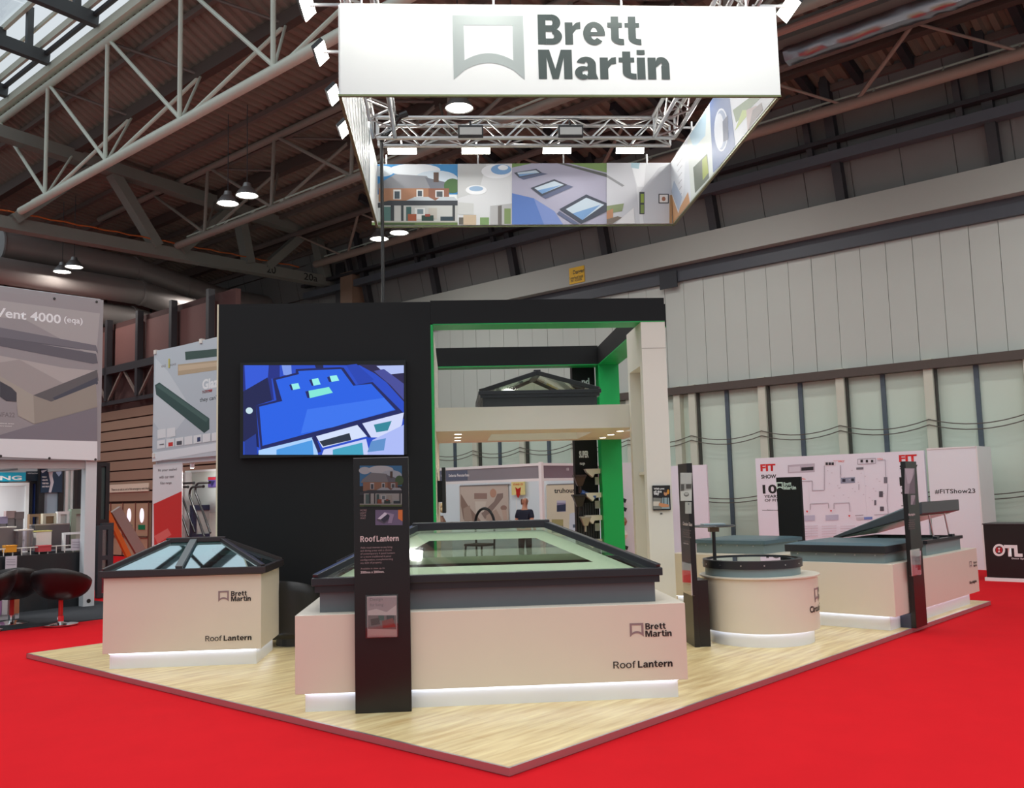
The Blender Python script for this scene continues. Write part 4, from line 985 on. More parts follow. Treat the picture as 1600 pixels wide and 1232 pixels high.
MB().tube((0,0,.02), (0,0,7.4), .028, 8).build('drop', BLACKG, t)
MB().path([(0,0,7.4),(.06,-.02,7.46),(.3,-.1,7.75),(.42,-.1,7.8)], .05, 8).build('bundle', BLACKG, t)
# ================================================================== PRINT ON THE TOTEMS
def away(plane): return plane.n*(-1 if CC.dot(plane.n) > plane.c else 1)
def upbox(mb, plane, x0, y0, x1, y1, t):
    """upright box standing on a real plane: pixel corners give its face, t its depth behind the plane"""
    A = plane.at(x0, y1); B = plane.at(x1, y1); T = plane.at(x0, y0)
    W = (B-A).dot(plane.right); H = (T-A).z; a = away(plane)*t
    p = [A, A+plane.right*W, A+plane.right*W+a, A+a]
    return mb.hexa([*p, *[q+ZD*H for q in p]])
def UB(name, plane, x0, y0, x1, y1, t, mat, parent, bevel=0):
    return upbox(MB(), plane, x0, y0, x1, y1, t).build(name, mat, parent, world=True, bevel=bevel)
t0 = PY(7.715)
flat_print('photo_print', t0, house(562, 728, 628, 792, .62), TF)
flat_print('photo_print', t0, [((96,88,116), rc(586.5,797,629,821)), ((196,110,52), [(622,797),(629,797),(629,815),(622,811)]), ((72,70,84), [(588,813),(598,806),(608,813),(600,819)]), ((190,190,206), [(590,811),(601,801),(606,803),(595,812)]), ((40,42,60), [(595,812),(606,803),(610,809),(600,817)]), ((130,120,146), [(600,800),(616,804),(612,818),(606,818),(609,806)])], TF)
W2 = M('totem_print_white', (206,190,190), .5)
W3 = M('totem_print_grey', (150,128,130), .5)
bold_letters('lettering', 'Roof', t0, (563,847.3), (586.5,846.8), 9, W2, TF)
bold_letters('lettering', 'Lantern', t0, (588.5,846.8), (623,846.2), 9, W2, TF)
for k, (s, x1) in enumerate((('Adds visual interest to any living', 613), ('and dining areas with a choice', 612), ('of contemporary 4 panel Lantern', 617), ('or a more traditional 6 panel', 611), ('configuration, complementing', 614), ('any style of property.', 597))):
    letters('lettering', s, t0, (563.2,858.8+4.75*k), (x1,858.4+4.75*k), 3.9, W3, TF, .004)
letters('lettering', 'Available in sizes up to', t0, (563.5,891.5), (601,891.2), 3.8, W3, TF, .004)
letters('lettering', '3000mm x 2000mm.', t0, (563.5,896.8), (600.5,896.4), 3.8, W2, TF, .02)
for k, s in enumerate(('MORE', 'LIGHT', 'YOUR', 'WAY')): letters('lettering', s, t0, (562.8,799.5+4.1*k), (573-.5*k,799.3+4.1*k), 3, W3, TF, .004)
MB().box(-.8, -.358, 7.7135, 7.7745, 2.066, 2.07).build('top_edge', ALUD, TF)
# brochures in clear acrylic holders
ACR = glass('acrylic', (.95,.95,.95), .05, .03)
def holder(t, plane, x0, y0, x1, y1):
    p = plane.front(.035)
    UB('brochure_holder', p, x0, y0, x1, y1, .002, ACR, t)
    A = p.at(x0, y1); B = p.at(x1, y1); T = p.at(x0, y0); W = (B-A).dot(p.right); H = (T-A).z; a = away(p)*.033
    MB().hexa([A, A+p.right*W, A+p.right*W+a, A+a, *[q+ZD*.004 for q in (A, A+p.right*W, A+p.right*W+a, A+a)]]).build('holder_base', ACR, t, world=True)
holder(TF, t0, 571.5, 930.5, 622.5, 998)
bro = thing('brochure', 'grey brochure with a living room photo in the holder on the front totem', 'brochure', (0,0,0), 0, 'brochures in totem holders')
bp = PY(7.715-.026)
UB('pages', bp, 574, 933, 620.5, 996.5, .014, M('paper', (206,188,188), .6), bro)
flat_print('cover_print', bp, [((176,158,162), rc(574.5,934,620,996)), ((214,200,200), [(575,955),(588,952),(604,957),(619,946),(619,962),(575,962)]), ((120,104,104), [(575,962),(619,962),(619,985),(575,985)]), ((64,92,84), rc(591,962,600,970)), ((60,52,54), rc(604,962,616,970)), ((70,44,42), [(579,968),(592,966),(594,976),(580,978)]), ((140,58,52), [(597,971),(614,966),(618,980),(598,982)]), ((190,172,168), [(575,983),(619,984),(619,994),(575,994)])], bro)
letters('lettering', 'Design', bp, (578,941), (598,940.5), 6, INKG, bro, .0)
letters('lettering', 'for living', bp, (578,949.5), (599,949), 6, INKG, bro, .0)
letters('lettering', 'Brett Martin', bp, (582,993.5), (589,993.3), 2.5, INK, bro, .02)
# round counter totem (its printed side faces left)
c0 = PX(2.56)
flat_print('photo_print', c0, [((176,176,178), rc(1063,739,1081,783)), ((206,206,208), rc(1063,739,1081,756)), ((90,90,92), [(1064,757),(1069,757),(1069,768),(1064,768)]), ((84,84,86), [(1072,757),(1080,757),(1080,764),(1072,764)]), ((222,222,222), [(1063,768),(1081,766),(1081,783),(1064,783)]), ((110,110,112), ell(1072.5,773,4,3.5)), ((196,196,196), ell(1072.5,772,3,2))], TC)
flat_print('photo_print', c0, [((186,190,190), rc(1070.5,785,1080.5,803)), ((110,120,132), ell(1076,788,1.2,1.5))], TC)
letters('lettering', 'Circular Glass', c0, (1067,821), (1081.5,821), 5.5, W2, TC, .03)
for k, s in enumerate(('Adds daylight to', 'flat roofs from', 'a circular glass', 'unit with a flush')): letters('lettering', s, c0, (1067.5,829.5+3.3*k), (1079.5-(k % 3),829.5+3.3*k), 2.6, W3, TC, .004)
letters('lettering', 'Available in', c0, (1068,846.5), (1077.5,846.5), 2.6, W3, TC, .004); letters('lettering', 'seven sizes', c0, (1068,850), (1076,850), 2.6, W2, TC, .01)
holder(TC, c0, 1067, 878, 1080.5, 926)
b2 = thing('brochure', 'pale brochure in the holder on the totem by the round counter', 'brochure', (0,0,0), 0, 'brochures in totem holders')
UB('pages', PX(2.534), 1067.5, 880, 1080, 925, .014, MATS['paper'], b2)
flat_print('cover_print', PX(2.534), [((170,168,168), rc(1067.8,881,1079.8,924)), ((120,112,108), [(1068,900),(1079,897),(1079,912),(1068,914)]), ((120,66,60), rc(1073,908,1079,915))], b2)
# right totem
r0 = PV(4.07)
flat_print('photo_print', r0, [((150,140,150), rc(1413.5,732,1429,772)), ((184,174,184), [(1414,733),(1428,733),(1424,756),(1418,756)]), ((110,98,110), [(1422,756),(1429,740),(1430,772),(1420,772)])], TR)
flat_print('photo_print', r0, [((156,146,156), rc(1423,774,1430,789)), ((110,98,110), [(1426,789),(1430,777),(1430,789)])], TR)
letters('lettering', 'Skylight', r0, (1419.5,807.5), (1430,806.8), 4.5, W2, TR, .03)
for k, s in enumerate(('Opening and', 'fixed units for', 'flat roofs with', 'dome or glass', 'in many sizes')): letters('lettering', s, r0, (1419.8,815+3.4*k), (1430-(k % 2),814.4+3.4*k), 2.6, W3, TR, .004)
holder(TR, r0, 1425.5, 859, 1440, 901)
b3 = thing('brochure', 'pink-tinted brochure in the holder on the right corner totem', 'brochure', (0,0,0), 0, 'brochures in totem holders')
UB('pages', PV(4.044), 1426.5, 860, 1440, 900, .014, MATS['paper'], b3)
flat_print('cover_print', PV(4.044), [((192,182,188), rc(1427,861,1439,899)), ((150,120,128), [(1429,873),(1439,868),(1439,886),(1431,888)]), ((96,60,66), rc(1434,882,1439,891))], b3)
# ================================================================== GUTTER DISPLAY BEHIND THE GATEWAY
GT = thing('gutter_display', 'black display tower with rainwater hoppers and white fascia pieces beside the green post', 'display', (0,0,0), 0)
MB().box(2.13, 2.525, 16.32, 16.6, .06, 4.1).build('board', BLACKP, GT)
gp = PY(16.32)
for k in range(9): MB().box(2.15+.042*k, 2.175+.042*k, 16.308, 16.32, .3, 1.55).build('rib', M('rib_black', (50,50,54), .5), GT)
letters('lettering', 'SUPER', gp, (905,716), (920,716), 11, M('tower_print', (228,230,236), .5), GT, .05, skew=.0)
letters('lettering', 'range', gp, (906,728), (914,727.5), 4.5, MATS['tower_print'], GT, .03)
letters('lettering', 'nd', gp, (909,602), (921,600), 11, MATS['tower_print'], GT, .04)
WPL = M('white_plastic', (226,220,212), .4); BPL = M('black_plastic', (28,26,28), .35)
for k, y in enumerate((733, 770, 805, 842)):
    p = PY(16.3)
    a = p.at(912, y+14); b = p.at(938, y); wv = b.x-a.x; hv = b.z-a.z
    MB().prism([(a.x, 16.3, b.z), (b.x, 16.3, b.z), (b.x, 16.3, b.z-hv*.55), (a.x+wv*.55, 16.3, b.z-hv*.6), (a.x+wv*.45, 16.3, a.z), (a.x+wv*.1, 16.3, b.z-hv*.4)], -.22, (0,1,0)).build('fascia_sample', WPL, GT)
    if k < 3: UB('card', PY(16.29), 930, y+13, 938, y+25, .01, M('card_white', (232,228,232), .5), GT)
def hopper(label, px, py, mat, s=1.0):
    p = PY(16.1).at(px, py); t = thing('rain_hopper', label, 'rain hopper', p, 0, 'rain hoppers on the display tower')
    MB().hexa([(-.07*s,-.06*s,-.22*s),(.07*s,-.06*s,-.22*s),(.07*s,.10,-.22*s),(-.07*s,.10,-.22*s),(-.16*s,-.12*s,.05*s),(.16*s,-.12*s,.05*s),(.16*s,.16,.05*s),(-.16*s,.16,.05*s)]).build('bowl', mat, t, bevel=.006)
    MB().box(-.18*s, .18*s, -.14*s, .18, .05*s, .10*s).build('rim', mat, t, bevel=.004); MB().tube((0,.02,-.22*s), (0,.02,-.42*s), .045*s, 12).build('outlet', mat, t, smooth=True)
hopper('brown black rain hopper on the display tower, topmost', 906, 748, M('brown_plastic', (58,38,36), .35), .6)
hopper('black rain hopper on the display tower, below the brown one', 905, 779, BPL, .65)
hopper('silver rain hopper on the display tower, lowest', 915, 812, M('galvanised', (170,166,158), .35, .7), .5)
t = thing('downpipe_sample', 'short blue downpipe sample sticking out beside the black hopper', 'pipe', PY(16.15).at(918, 772), 0)
MB().tube((-.1,0,.02), (.14,-.04,-.06), .04, 12).build('pipe', M('blue_plastic', (60,96,170), .35), t, smooth=True); MB().tube((-.11,0,.024), (-.06,0,.005), .05, 12).build('socket', M('blue_plastic', (60,96,170)), t, smooth=True)
GB = thing('gutter_board', 'white display board of black gutters seen right of the green post', 'display', (0,0,0), 0)
MB().box(3.02, 3.5, 18.2, 18.3, 0, 2.28).build('board', M('board_white', (222,216,224), .5), GB)
for k, z in enumerate((1.62, 1.45, .72, .55)): MB().bar((3.0, 18.1, z+.05), (3.32, 18.12, z-.08), .09, .07).build('gutter', BPL, GB)
for k, z in enumerate((1.15, .42, .9)): MB().lathe([(0,z-.1),(.07,z-.07),(.1,z),(.07,z+.07),(0,z+.1)], 3.24, 18.12, n=14).build('bowl_sample', M('copper_brown', (150,100,80), .4) if k < 2 else WPL, GB, smooth=True)
# ================================================================== SHELL STAND AT THE BACK, MAN
SHW = M('shell_white', (232,240,246), .5); SHA = M('shell_frame', (236,236,236), .4)
SH = thing('shell_stand', 'white shell scheme stand with a grey name fascia behind the gateway', 'stand', UV(16.1, 13.68, 0), TH)
MB().box(-.04, .04, -.04, .04, 0, 2.42).build('corner_post', SHA, SH); MB().box(-.03, .03, 3.4, 3.46, 0, 2.42).build('post', SHA, SH)
FG = M('fascia_grey', (138,136,142), .5)
MB().box(-.015, .015, .04, 3.4, 2.06, 2.34).build('fascia_board', FG, SH); MB().box(-.03, .03, .0, 3.45, 2.34, 2.40).build('fascia_rail', SHA, SH); MB().box(-.03, .03, .0, 3.45, 2.0, 2.06).build('fascia_rail', SHA, SH)
MB().box(-.018, -.015, 2.3, 3.38, 2.08, 2.32).build('name_panel', M('name_blue_grey', (96,104,124), .5), SH)
MB().box(.04, 5.2, -.015, .015, 2.06, 2.34).build('fascia_board', M('fascia_mauve', (128,112,122), .5), SH); MB().box(0, 5.2, -.03, .03, 2.34, 2.40).build('fascia_rail', SHA, SH); MB().box(0, 5.2, -.03, .03, 2.0, 2.06).build('fascia_rail', SHA, SH)
for k in range(6): MB().box(2.5, 2.54, -.0+1.0*k+.012, .988+1.0*k, 0, 2.4).build('wall_panel', SHW, SH)
for k in range(7): MB().box(2.485, 2.55, -.012+1.0*k, .012+1.0*k, 0, 2.42).build('wall_post', SHA, SH)
f16 = PU(16.1-.018)
letters('lettering', '152', f16, (689,745.5), (693.5,745), 3.5, INKW, SH, .02)
letters('lettering', 'Selecta Fensterbau', f16, (701,746), (733,742), 4.6, INKW, SH, .02)
letters('lettering', '153', PV(13.68-.018), (885,735.5), (889,735.5), 4, INKW, SH, .02)
letters('lettering', 'Selecta', PV(13.68-.018), (896,735.8), (910,736), 4, INKW, SH, .02)
bw = PU(18.59)
ru = thing('roll_up_banner', 'wide beige banner with a faded photo of a worker on the shell stand wall', 'banner', (0,0,0), 0)
UB('panel', PU(18.56), 719, 760, 795, 826, .02, M('banner_beige', (196,176,164), .55), ru)
flat_print('photo_print', PU(18.56), [((208,190,178), rc(720,761,794,824)), ((150,124,112), [(720,772),(731,790),(752,815),(742,824),(724,812),(720,790)]), ((176,152,138), [(724,795),(734,790),(740,824),(726,824)]), ((162,132,122), rc(741,771,761,780)), ((196,150,128), ell(770.5,771,5,7)), ((150,128,120), [(752,803),(772,784),(777,772),(786,771),(786,778),(768,800),(758,812)]), ((222,208,196), [(742,784),(760,784),(756,800),(744,802)]), ((160,128,116), ell(787,794,5,4)), ((206,176,160), [(784,797),(791,797),(793,815),(788,824),(786,810)]), ((190,164,150), [(760,806),(775,796),(784,812),(780,824),(758,824)])], ru)
MB().cbox(0,0,0,.1,.1,.1) if False else None
UB('top_rail', PU(18.55), 718.5, 759, 795.5, 760.5, .04, ALUD, ru)
ar = thing('arrow_sign', 'pale yellow sign with a red down arrow above the man', 'sign', (0,0,0), 0)
UB('board', PU(18.5), 799.5, 748.5, 820, 774, .02, M('pale_yellow', (240,222,150), .5), ar)
flat_print('arrow', PU(18.5), [((190,34,22), [(805,761.5),(809,764.5),(814,761.5),(812.5,772),(806.8,772)]), ((190,34,22), [(806,772),(813.4,772),(809.5,779)])], ar)
letters('lettering', 'THIS WAY', PU(18.5), (802.5,753.5), (816.5,753), 3, M('orange_ink', (222,92,30), .5), ar, .03); letters('lettering', 'STAND 153', PU(18.5), (802,759), (817,758.6), 3, MATS['orange_ink'], ar, .03)
tr = thing('house_banner', 'cream upright banner lettered in dark grey on the shell stand wall', 'banner', (0,0,0), 0)
UB('panel', PU(18.56), 855.5, 758, 903, 838, .02, M('banner_cream', (226,212,188), .55), tr); UB('top_rail', PU(18.55), 855, 757, 903.5, 758.5, .04, ALUD, tr)
letters('lettering', 'truhouse', PU(18.56), (866,771), (904,769.5), 7.5, INK, tr, .02)
flat_print('photo_print', PU(18.56), [((150,140,168), rc(870,784,884,800)), ((52,58,84), [(870,790),(884,788),(884,799),(870,800)]), ((202,196,214), rc(870,782.5,884,786))], tr)
flat_print('photo_print', PU(18.56), [((176,162,110), rc(862,812,880,822)), ((120,110,104), rc(862,822,880,833)), ((212,214,226), [(890,803),(903,800),(903,836),(889,836)]), ((90,100,120), rc(895,820,903,825))], tr)
chx = thing('round_back_chair', 'thin black round-backed chair in front of the beige banner', 'chair', UV(17.6, 16.9, 0), TH)
mb = MB(); mb.path([(0, .34*math.cos(PI*k/14), .95+.42*math.sin(PI*k/14)) for k in range(15)], .035, 8); mb.build('back_hoop', BLK, chx, smooth=True)
for s in (-1, 1): MB().tube((0, .34*s, .95), (.0, .3*s, 0), .025, 8).build('leg', BLK, chx); MB().tube((-.42, .28*s, .46), (-.45, .3*s, 0), .025, 8).build('leg', BLK, chx)
MB().box(-.46, .04, -.32, .32, .43, .49).build('seat', BLK, chx, bevel=.02)
fw = thing('flower_vase', 'small vase of pale dried flowers at the left of the shell stand', 'vase', UV(17.2, 18.1, 0), TH)
MB().cbox(0,0,.45,.4,.4,.9).build('plinth', SHA, fw); MB().lathe([(0,.9),(.1,.9),(.13,1.05),(.06,1.18),(.07,1.2)], n=16).build('vase_body', M('vase_brown', (140,104,84), .4), fw, smooth=True)
for k in range(12):
    a = k*2.4; r = .05+.03*(k % 5); p = (r*math.cos(a), r*math.sin(a)+.02, 1.32+.035*(k % 6))
    MB().lathe([(0,-.05),(.04,-.02),(.045,.02),(0,.05)], n=7).build('bloom', M('bloom_cream', (226,200,150), .6), fw, loc=p)
pkw = thing('side_wall_board', 'plain pinkish white stand wall between the white column and the round counter totem', 'partition', UV(19.7, 12.5, 0), TH)
for k in range(2): MB().box(0, .05, -.9+.7*k, -.21+.7*k, 0, 2.3).build('wall_panel', M('pinkish_white', (238,236,246), .5), pkw)
# ---- the man, seen from behind
def skin_mesh(name, chains, mat, parent, sub=2, root=0):
    vs, es, rs, idx = [], [], [], {}
    for ch in chains:
        prev = None
        for (key, p, r) in ch:
            if key is not None and key in idx: i = idx[key]
            else:
                i = len(vs); vs.append(p); rs.append(r if isinstance(r, tuple) else (r, r))
                if key is not None: idx[key] = i
            if prev is not None and prev != i: es.append((prev, i))
            prev = i
    me = bpy.data.meshes.new(name); me.from_pydata(vs, es, []); o = bpy.data.objects.new(name, me); COL.objects.link(o)
    sk_ = o.modifiers.new('skin', 'SKIN'); sk_.use_smooth_shade = True
    for i, r in enumerate(rs): me.skin_vertices[0].data[i].radius = r
    me.skin_vertices[0].data[root].use_root = True
    sb = o.modifiers.new('sub', 'SUBSURF'); sb.levels = sub; sb.render_levels = sub
    dg = bpy.context.evaluated_depsgraph_get(); nm = bpy.data.meshes.new_from_object(o.evaluated_get(dg))
    bpy.data.objects.remove(o); nm.name = name; nm.materials.clear(); nm.materials.append(mat)
    for p in nm.polygons: p.use_smooth = True
    o = bpy.data.objects.new(name, nm); COL.objects.link(o); place(o, parent); return o
man = thing('person', 'person seen from behind in a navy T-shirt with yellow print, facing the shell stand wall', 'person', UV(16.75, 14.78, 0), TH-PI/2+.15)
SKN = M('skin', (208,150,122), .55, noise=.05)
chains = [[('pel', (0,0,.88), (.13,.10)), ('ab', (0,.01,1.02), (.135,.095)), ('ch', (0,.02,1.2), (.145,.10)), ('nk', (0,.0,1.36), (.075,.07)), ('nk2', (0,.015,1.43), (.056,.058)), ('hd', (0,.03,1.50), (.072,.085)), ('hd2', (0,.03,1.575), (.074,.09)), (None, (0,.02,1.62), (.05,.065))]]
for s in (-1, 1):
    k = 'LR'[s > 0]
    chains.append([('ch', None, 0), ('sh'+k, (.17*s,.0,1.30), .062), (k+'e', (.225*s,-.02,1.04), .044), (k+'w', (.235*s,.10,.82), .028), (k+'p', (.235*s,.13,.76), (.032,.018))])
    for j in range(4):
        a = -.024+.016*j
        chains.append([(k+'p', None, 0), (None, (.235*s-.004, .135+a*.9, .70-.004*abs(j-1.5)), .0088), (None, (.228*s, .14+a*.8, .655), .008)])
    chains.append([(k+'p', None, 0), (None, (.215*s,.165,.735), .009), (None, (.205*s,.175,.70), .008)])
    chains.append([('pel', None, 0), (k+'h', (.095*s,.0,.80), .092), (k+'k', (.105*s,-.015,.46), .058), (k+'a', (.11*s,.02,.09), .04), (None, (.115*s,-.09,.035), .03)])
body = skin_mesh('body', chains, SKN, man)
sh = [[('pel', (0,0,.86), (.155,.118)), ('ab', (0,.01,1.02), (.152,.112)), ('ch', (0,.02,1.2), (.165,.118)), ('nk', (0,.0,1.345), (.085,.08))]]
for s in (-1, 1): sh.append([('ch', None, 0), ('sh%d' % s, (.172*s,.0,1.295), .078), (None, (.208*s,-.01,1.13), .066)])
skin_mesh('shirt', sh, M('navy_shirt', (26,32,52), .8, noise=.06, scale=20), man)
tr_ = [[('pel', (0,0,.86), (.15,.112)), (None, (0,.0,.92), (.145,.11))]]
for s in (-1, 1): tr_.append([('pel', None, 0), (None, (.095*s,.0,.79), .102), (None, (.105*s,-.015,.46), .072), (None, (.11*s,.02,.08), .058)])
skin_mesh('trousers', tr_, M('dark_trousers', (36,38,46), .8), man)
for s in (-1, 1):
    MB().lathe([(0,0),(.045,0),(.05,.05),(.035,.1),(0,.1)], n=14).build('shoe', BPL, man, loc=(.11*s,.02,0), smooth=True); MB().box(.075*s-.0-.0, .15*s, -.16, .02, 0, .055).build('shoe', BPL, man, bevel=.02)
    MB().lathe([(0,-.03),(.012,-.02),(.016,.01),(.008,.03),(0,.032)], n=10).build('ear', SKN, man, loc=(.08*s,.03,1.545), smooth=True)
# hair: short greying fringe round the back and sides
hr = MB().lathe([(.078,1.47),(.086,1.50),(.0885,1.54),(.086,1.575),(.078,1.60)], n=24, a0=d_(-15), a1=d_(195))
hr.build('hair', M('grey_hair', (150,122,104), .8, noise=.2, scale=40), man, loc=(0,-.0,0), smooth=True)
for (p, r) in (((0,-.065,1.53), .012),): MB().lathe([(0,-.03),(r,-.02),(r*1.1,.0),(0,.03)], n=8).build('nose', SKN, man, loc=p)
for s in (-1, 1): MB().lathe([(0,-.008),(.009,0),(0,.008)], n=8).build('eye', INK, man, loc=(.03*s,-.062,1.555))
MB().cbox(0,-.062,1.49,.045,.008,.008).build('mouth', M('lip', (160,90,84), .6), man)
mb = MB(); mb.face([(.105,.142,1.235),(-.105,.142,1.205),(-.105,.143,1.17),(.105,.143,1.2)])
YW = M('print_yellow', (226,226,40), .6)
mrot = man.rotation_euler.z; rgt = Vector((-math.cos(mrot), -math.sin(mrot), 0)); bk = Vector((-math.sin(mrot), math.cos(mrot), 0))
o0 = man.location
letters3('shirt_lettering', 'SERVICE', o0+bk*.148-rgt*.10+ZD*1.195, rgt, ZD, .20, .045, YW, man, .04)
letters3('shirt_lettering', 'window fitting', o0+bk*.148-rgt*.06+ZD*1.155, rgt, ZD, .17, .025, YW, man, .03)
MB().box(-.05, .01, .128, .135, 1.05, 1.12).build('shirt_patch', M('patch_pale', (190,200,210), .6), man)
# ================================================================== FLOOR PLAN WALL, RIGHT EDGE
FU = 20.2
FW = thing('floor_plan_wall', 'wide white wall printed with a red-lettered hall floor plan', 'display wall', UV(FU, 8, 0), TH)
p20 = PU(FU)
va, vb_, vm = to_uv(p20.at(1180,718))[1], to_uv(p20.at(1443,703))[1], 0
zt = to_uv(p20.at(1300,711))[2]
wdt = (va-vb_)/3
for k in range(3): MB().box(.0, .08, vb_-8+wdt*k+.001, vb_-8+wdt*(k+1)-.001, 0, zt).build('wall_panel', M('display_white', (240,242,252), .5), FW)
art = [((196,190,202), [(1231,727),(1273,724.5),(1273,738),(1231,740)]), ((222,220,230), [(1233,730),(1250,729),(1250,737),(1233,738)]), ((40,40,46), [(1252,731),(1271,729.5),(1271,735),(1252,736)]),
       ((236,232,240), [(1288,722),(1306,720.5),(1306,728),(1288,729)]), ((150,160,180), [(1313.5,747),(1336,746),(1336,755),(1313.5,756)]), ((46,50,66), rc(1316,749,1321,753.5)), ((46,50,66), rc(1330,748,1334.5,752.5)),
       ((120,120,132), rc(1381,746,1386.5,755.5)), ((90,90,100), rc(1373.5,768,1379.5,777)), ((110,110,122), rc(1366,782,1369,790)), ((90,90,100), rc(1375,792,1381,799)), ((120,120,130), [(1338,731),(1349,730.3),(1349,733.8),(1338,734.5)]),
       ((196,200,220), [(1255,806),(1273,805.5),(1273,814),(1255,815)]), ((196,200,220), [(1290,805.5),(1310,804.5),(1310,813),(1290,814)]), ((206,206,214), [(1338,809),(1350,808.5),(1350,812.5),(1338,813)]), ((120,146,210), [(1350,808.5),(1363,808),(1363,812),(1350,812.5)]),
       ((226,80,80), [(1302,720),(1320,720),(1320,720.4),(1302,720.4)])]
for k in range(3): art.append(((44,44,50), rc(1290+4.6*k, 723, 1293.6+4.6*k, 727))); art.append(((44,44,50), rc(1344.5+8.2*k, 719, 1348+8.2*k, 723)))
def line(a, b, c=(160,154,166), w_=.4):
    if abs(a[0]-b[0]) > abs(a[1]-b[1]): return (c, [(a[0],a[1]-w_),(b[0],b[1]-w_),(b[0],b[1]+w_),(a[0],a[1]+w_)])
    return (c, [(a[0]-w_,a[1]),(a[0]+w_,a[1]),(b[0]+w_,b[1]),(b[0]-w_,b[1])])
for a, b in (((1340,718),(1368,716.5)), ((1340,718),(1340,726)), ((1340,726),(1368,724.5)), ((1368,716.5),(1368,724.5)), ((1313,728),(1313,747)), ((1313,727),(1313.5,742)), ((1269,752),(1269,767)), ((1269,767),(1288,766.5)), ((1288,766),(1288,728)), ((1249,752.5),(1269,752)),
             ((1266,788),(1294,786.5)), ((1266,788),(1266,797)), ((1294,786.5),(1295,795)), ((1303,787),(1327,786)), ((1303,787),(1303,796)), ((1327,786),(1328,800)), ((1371,720),(1383,719)), ((1383,719),(1384,746)), ((1387,756),(1386,784)), ((1386,784),(1388,804)), ((1366,805),(1388,803.5)), ((1336,806),(1349,805)), ((1342,757),(1342,766)), ((1310,763),(1312,763))): art.append(line(a, b))
for k in range(26):
    x = 1292+ (k*37 % 88)+3*math.sin(k*7.1); y = 736+(k*29 % 47)+2*math.sin(k*3.7); art.append(line((x, y), (x+2.2, y-.1), (214,210,220), .5))
for k in range(4):
    for j in range(5): art.append(line((1255+29*k, 823+4*j), (1278+29*k, 822+4*j), (214,206,216), .5))
for (x, y) in ((1261,800), (1298.5,799), (1327,807)): art.append(((222,50,50), [(x-1.8,y-1.6),(x+1.8,y-1.6),(x,y+1.8)]))
flat_print('plan_print', p20, art, FW)
for (px0, pb, px1) in ((1188.5, 737, 1212), (1405, 722.5, 1433)):
    letters('lettering', 'FIT', p20, (px0, pb), (px1, pb-1.2), 11, INKR, FW, .045)
letters('lettering', 'SHOW', p20, (1189.5,748.5), (1213,747.8), 6.2, INK, FW, .03)
letters('lettering', '10', p20, (1192,772), (1214,771.5), 14, INK, FW, .03)
letters('lettering', 'YEARS', p20, (1194,778.5), (1217,777.5), 4.6, INK, FW, .02)
letters('lettering', 'OF FIT', p20, (1195,784.5), (1217,783.8), 4.4, INK, FW, .02)
letters('lettering', 'www.fitshow.co.uk', p20, (1191,798.5), (1217,798), 1.8, INK, FW, .03)
letters('lettering', 'SHOW', p20, (1406,734), (1434,732.8), 6.5, INK, FW, .03); letters('lettering', '10', p20, (1406,760), (1434,759), 14, INK, FW, .03); letters('lettering', 'YEARS', p20, (1408,767), (1434,766), 4.6, INK, FW, .02); letters('lettering', 'OF FIT', p20, (1408,773), (1434,772), 4.4, INK, FW, .02); letters('lettering', 'www.fitshow.co.uk', p20, (1408,791.5), (1441,790.5), 2, INK, FW, .03)
for (x, y) in ((1310,723), (1371,719), (1250,750)): letters('lettering', 'HALL', p20, (x,y), (x+9,y-.4), 2.6, M('pale_red', (236,130,120), .5), FW, .02)
FT = thing('display_tower', 'white box tower with a black hashtag beside the floor plan wall', 'display wall', UV(FU, 0, 0), TH)
ta, tb_ = to_uv(p20.at(1448,703))[1], to_uv(p20.at(1526,700))[1]
MB().box(0, .9, tb_, ta, 0, zt+.01).build('box', M('display_white2', (238,242,248), .5), FT)
MB().box(-.01, .91, tb_-.01, tb_+.02, 0, zt+.04).build('corner_trim', SHA, FT); MB().box(-.01, .91, tb_, ta, zt+.01, zt+.04).build('top_trim', SHA, FT)
letters('lettering', '#FITShow23', p20, (1461,772.5), (1524,770.5), 7.5, INK, FT, .012, 1.05)
OT = thing('black_counter', 'black counter with a white and red round emblem at the right edge', 'counter', UV(18.08, 5.13, 0), TH)
MB().box(0, .7, -2.6, 0, .06, .98).build('front', M('counter_black', (30,26,28), .35), OT); MB().box(-.03, .72, -2.62, .03, 0, .06).build('plinth', SHA, OT); MB().box(-.02, .72, -2.62, .012, .98, 1.0).build('top', M('counter_edge', (60,56,60), .4), OT)
po = PU(18.08)
mbp = [((240,240,240), ell(1561,860,9.6,9.6)), ((30,26,28), ell(1561,860,6.2,6.2)), ((176,34,44), rc(1556,856,1566,864)), ((240,240,240), [(1559,856.5),(1563,856.5),(1561,860)]), ((240,240,240), [(1559,863.5),(1563,863.5),(1561,860)])]
flat_print('emblem', po, mbp, OT)
letters('lettering', 'TL', po, (1570,870), (1598,870), 18, INKW, OT, .07); letters('lettering', 'Door Systems', po, (1581,875), (1612,875.2), 3.2, INKW, OT, .02)
t = thing('side_table', 'white-topped table behind the black counter at the right edge', 'table', UV(19.4, 4.2, 0), TH)
MB().box(0, .8, -1.5, .3, 1.06, 1.11).build('top', SHA, t)
for (x, y) in ((.05,.2), (.75,.2), (.05,-1.4), (.75,-1.4)): MB().tube((x,y,0), (x,y,1.06), .02, 8).build('leg', ALUD, t)
t = thing('banner_stand', 'white banner stand with a red top at the right edge of the photo', 'banner', UV(18.9, 4.35, 0), TH)
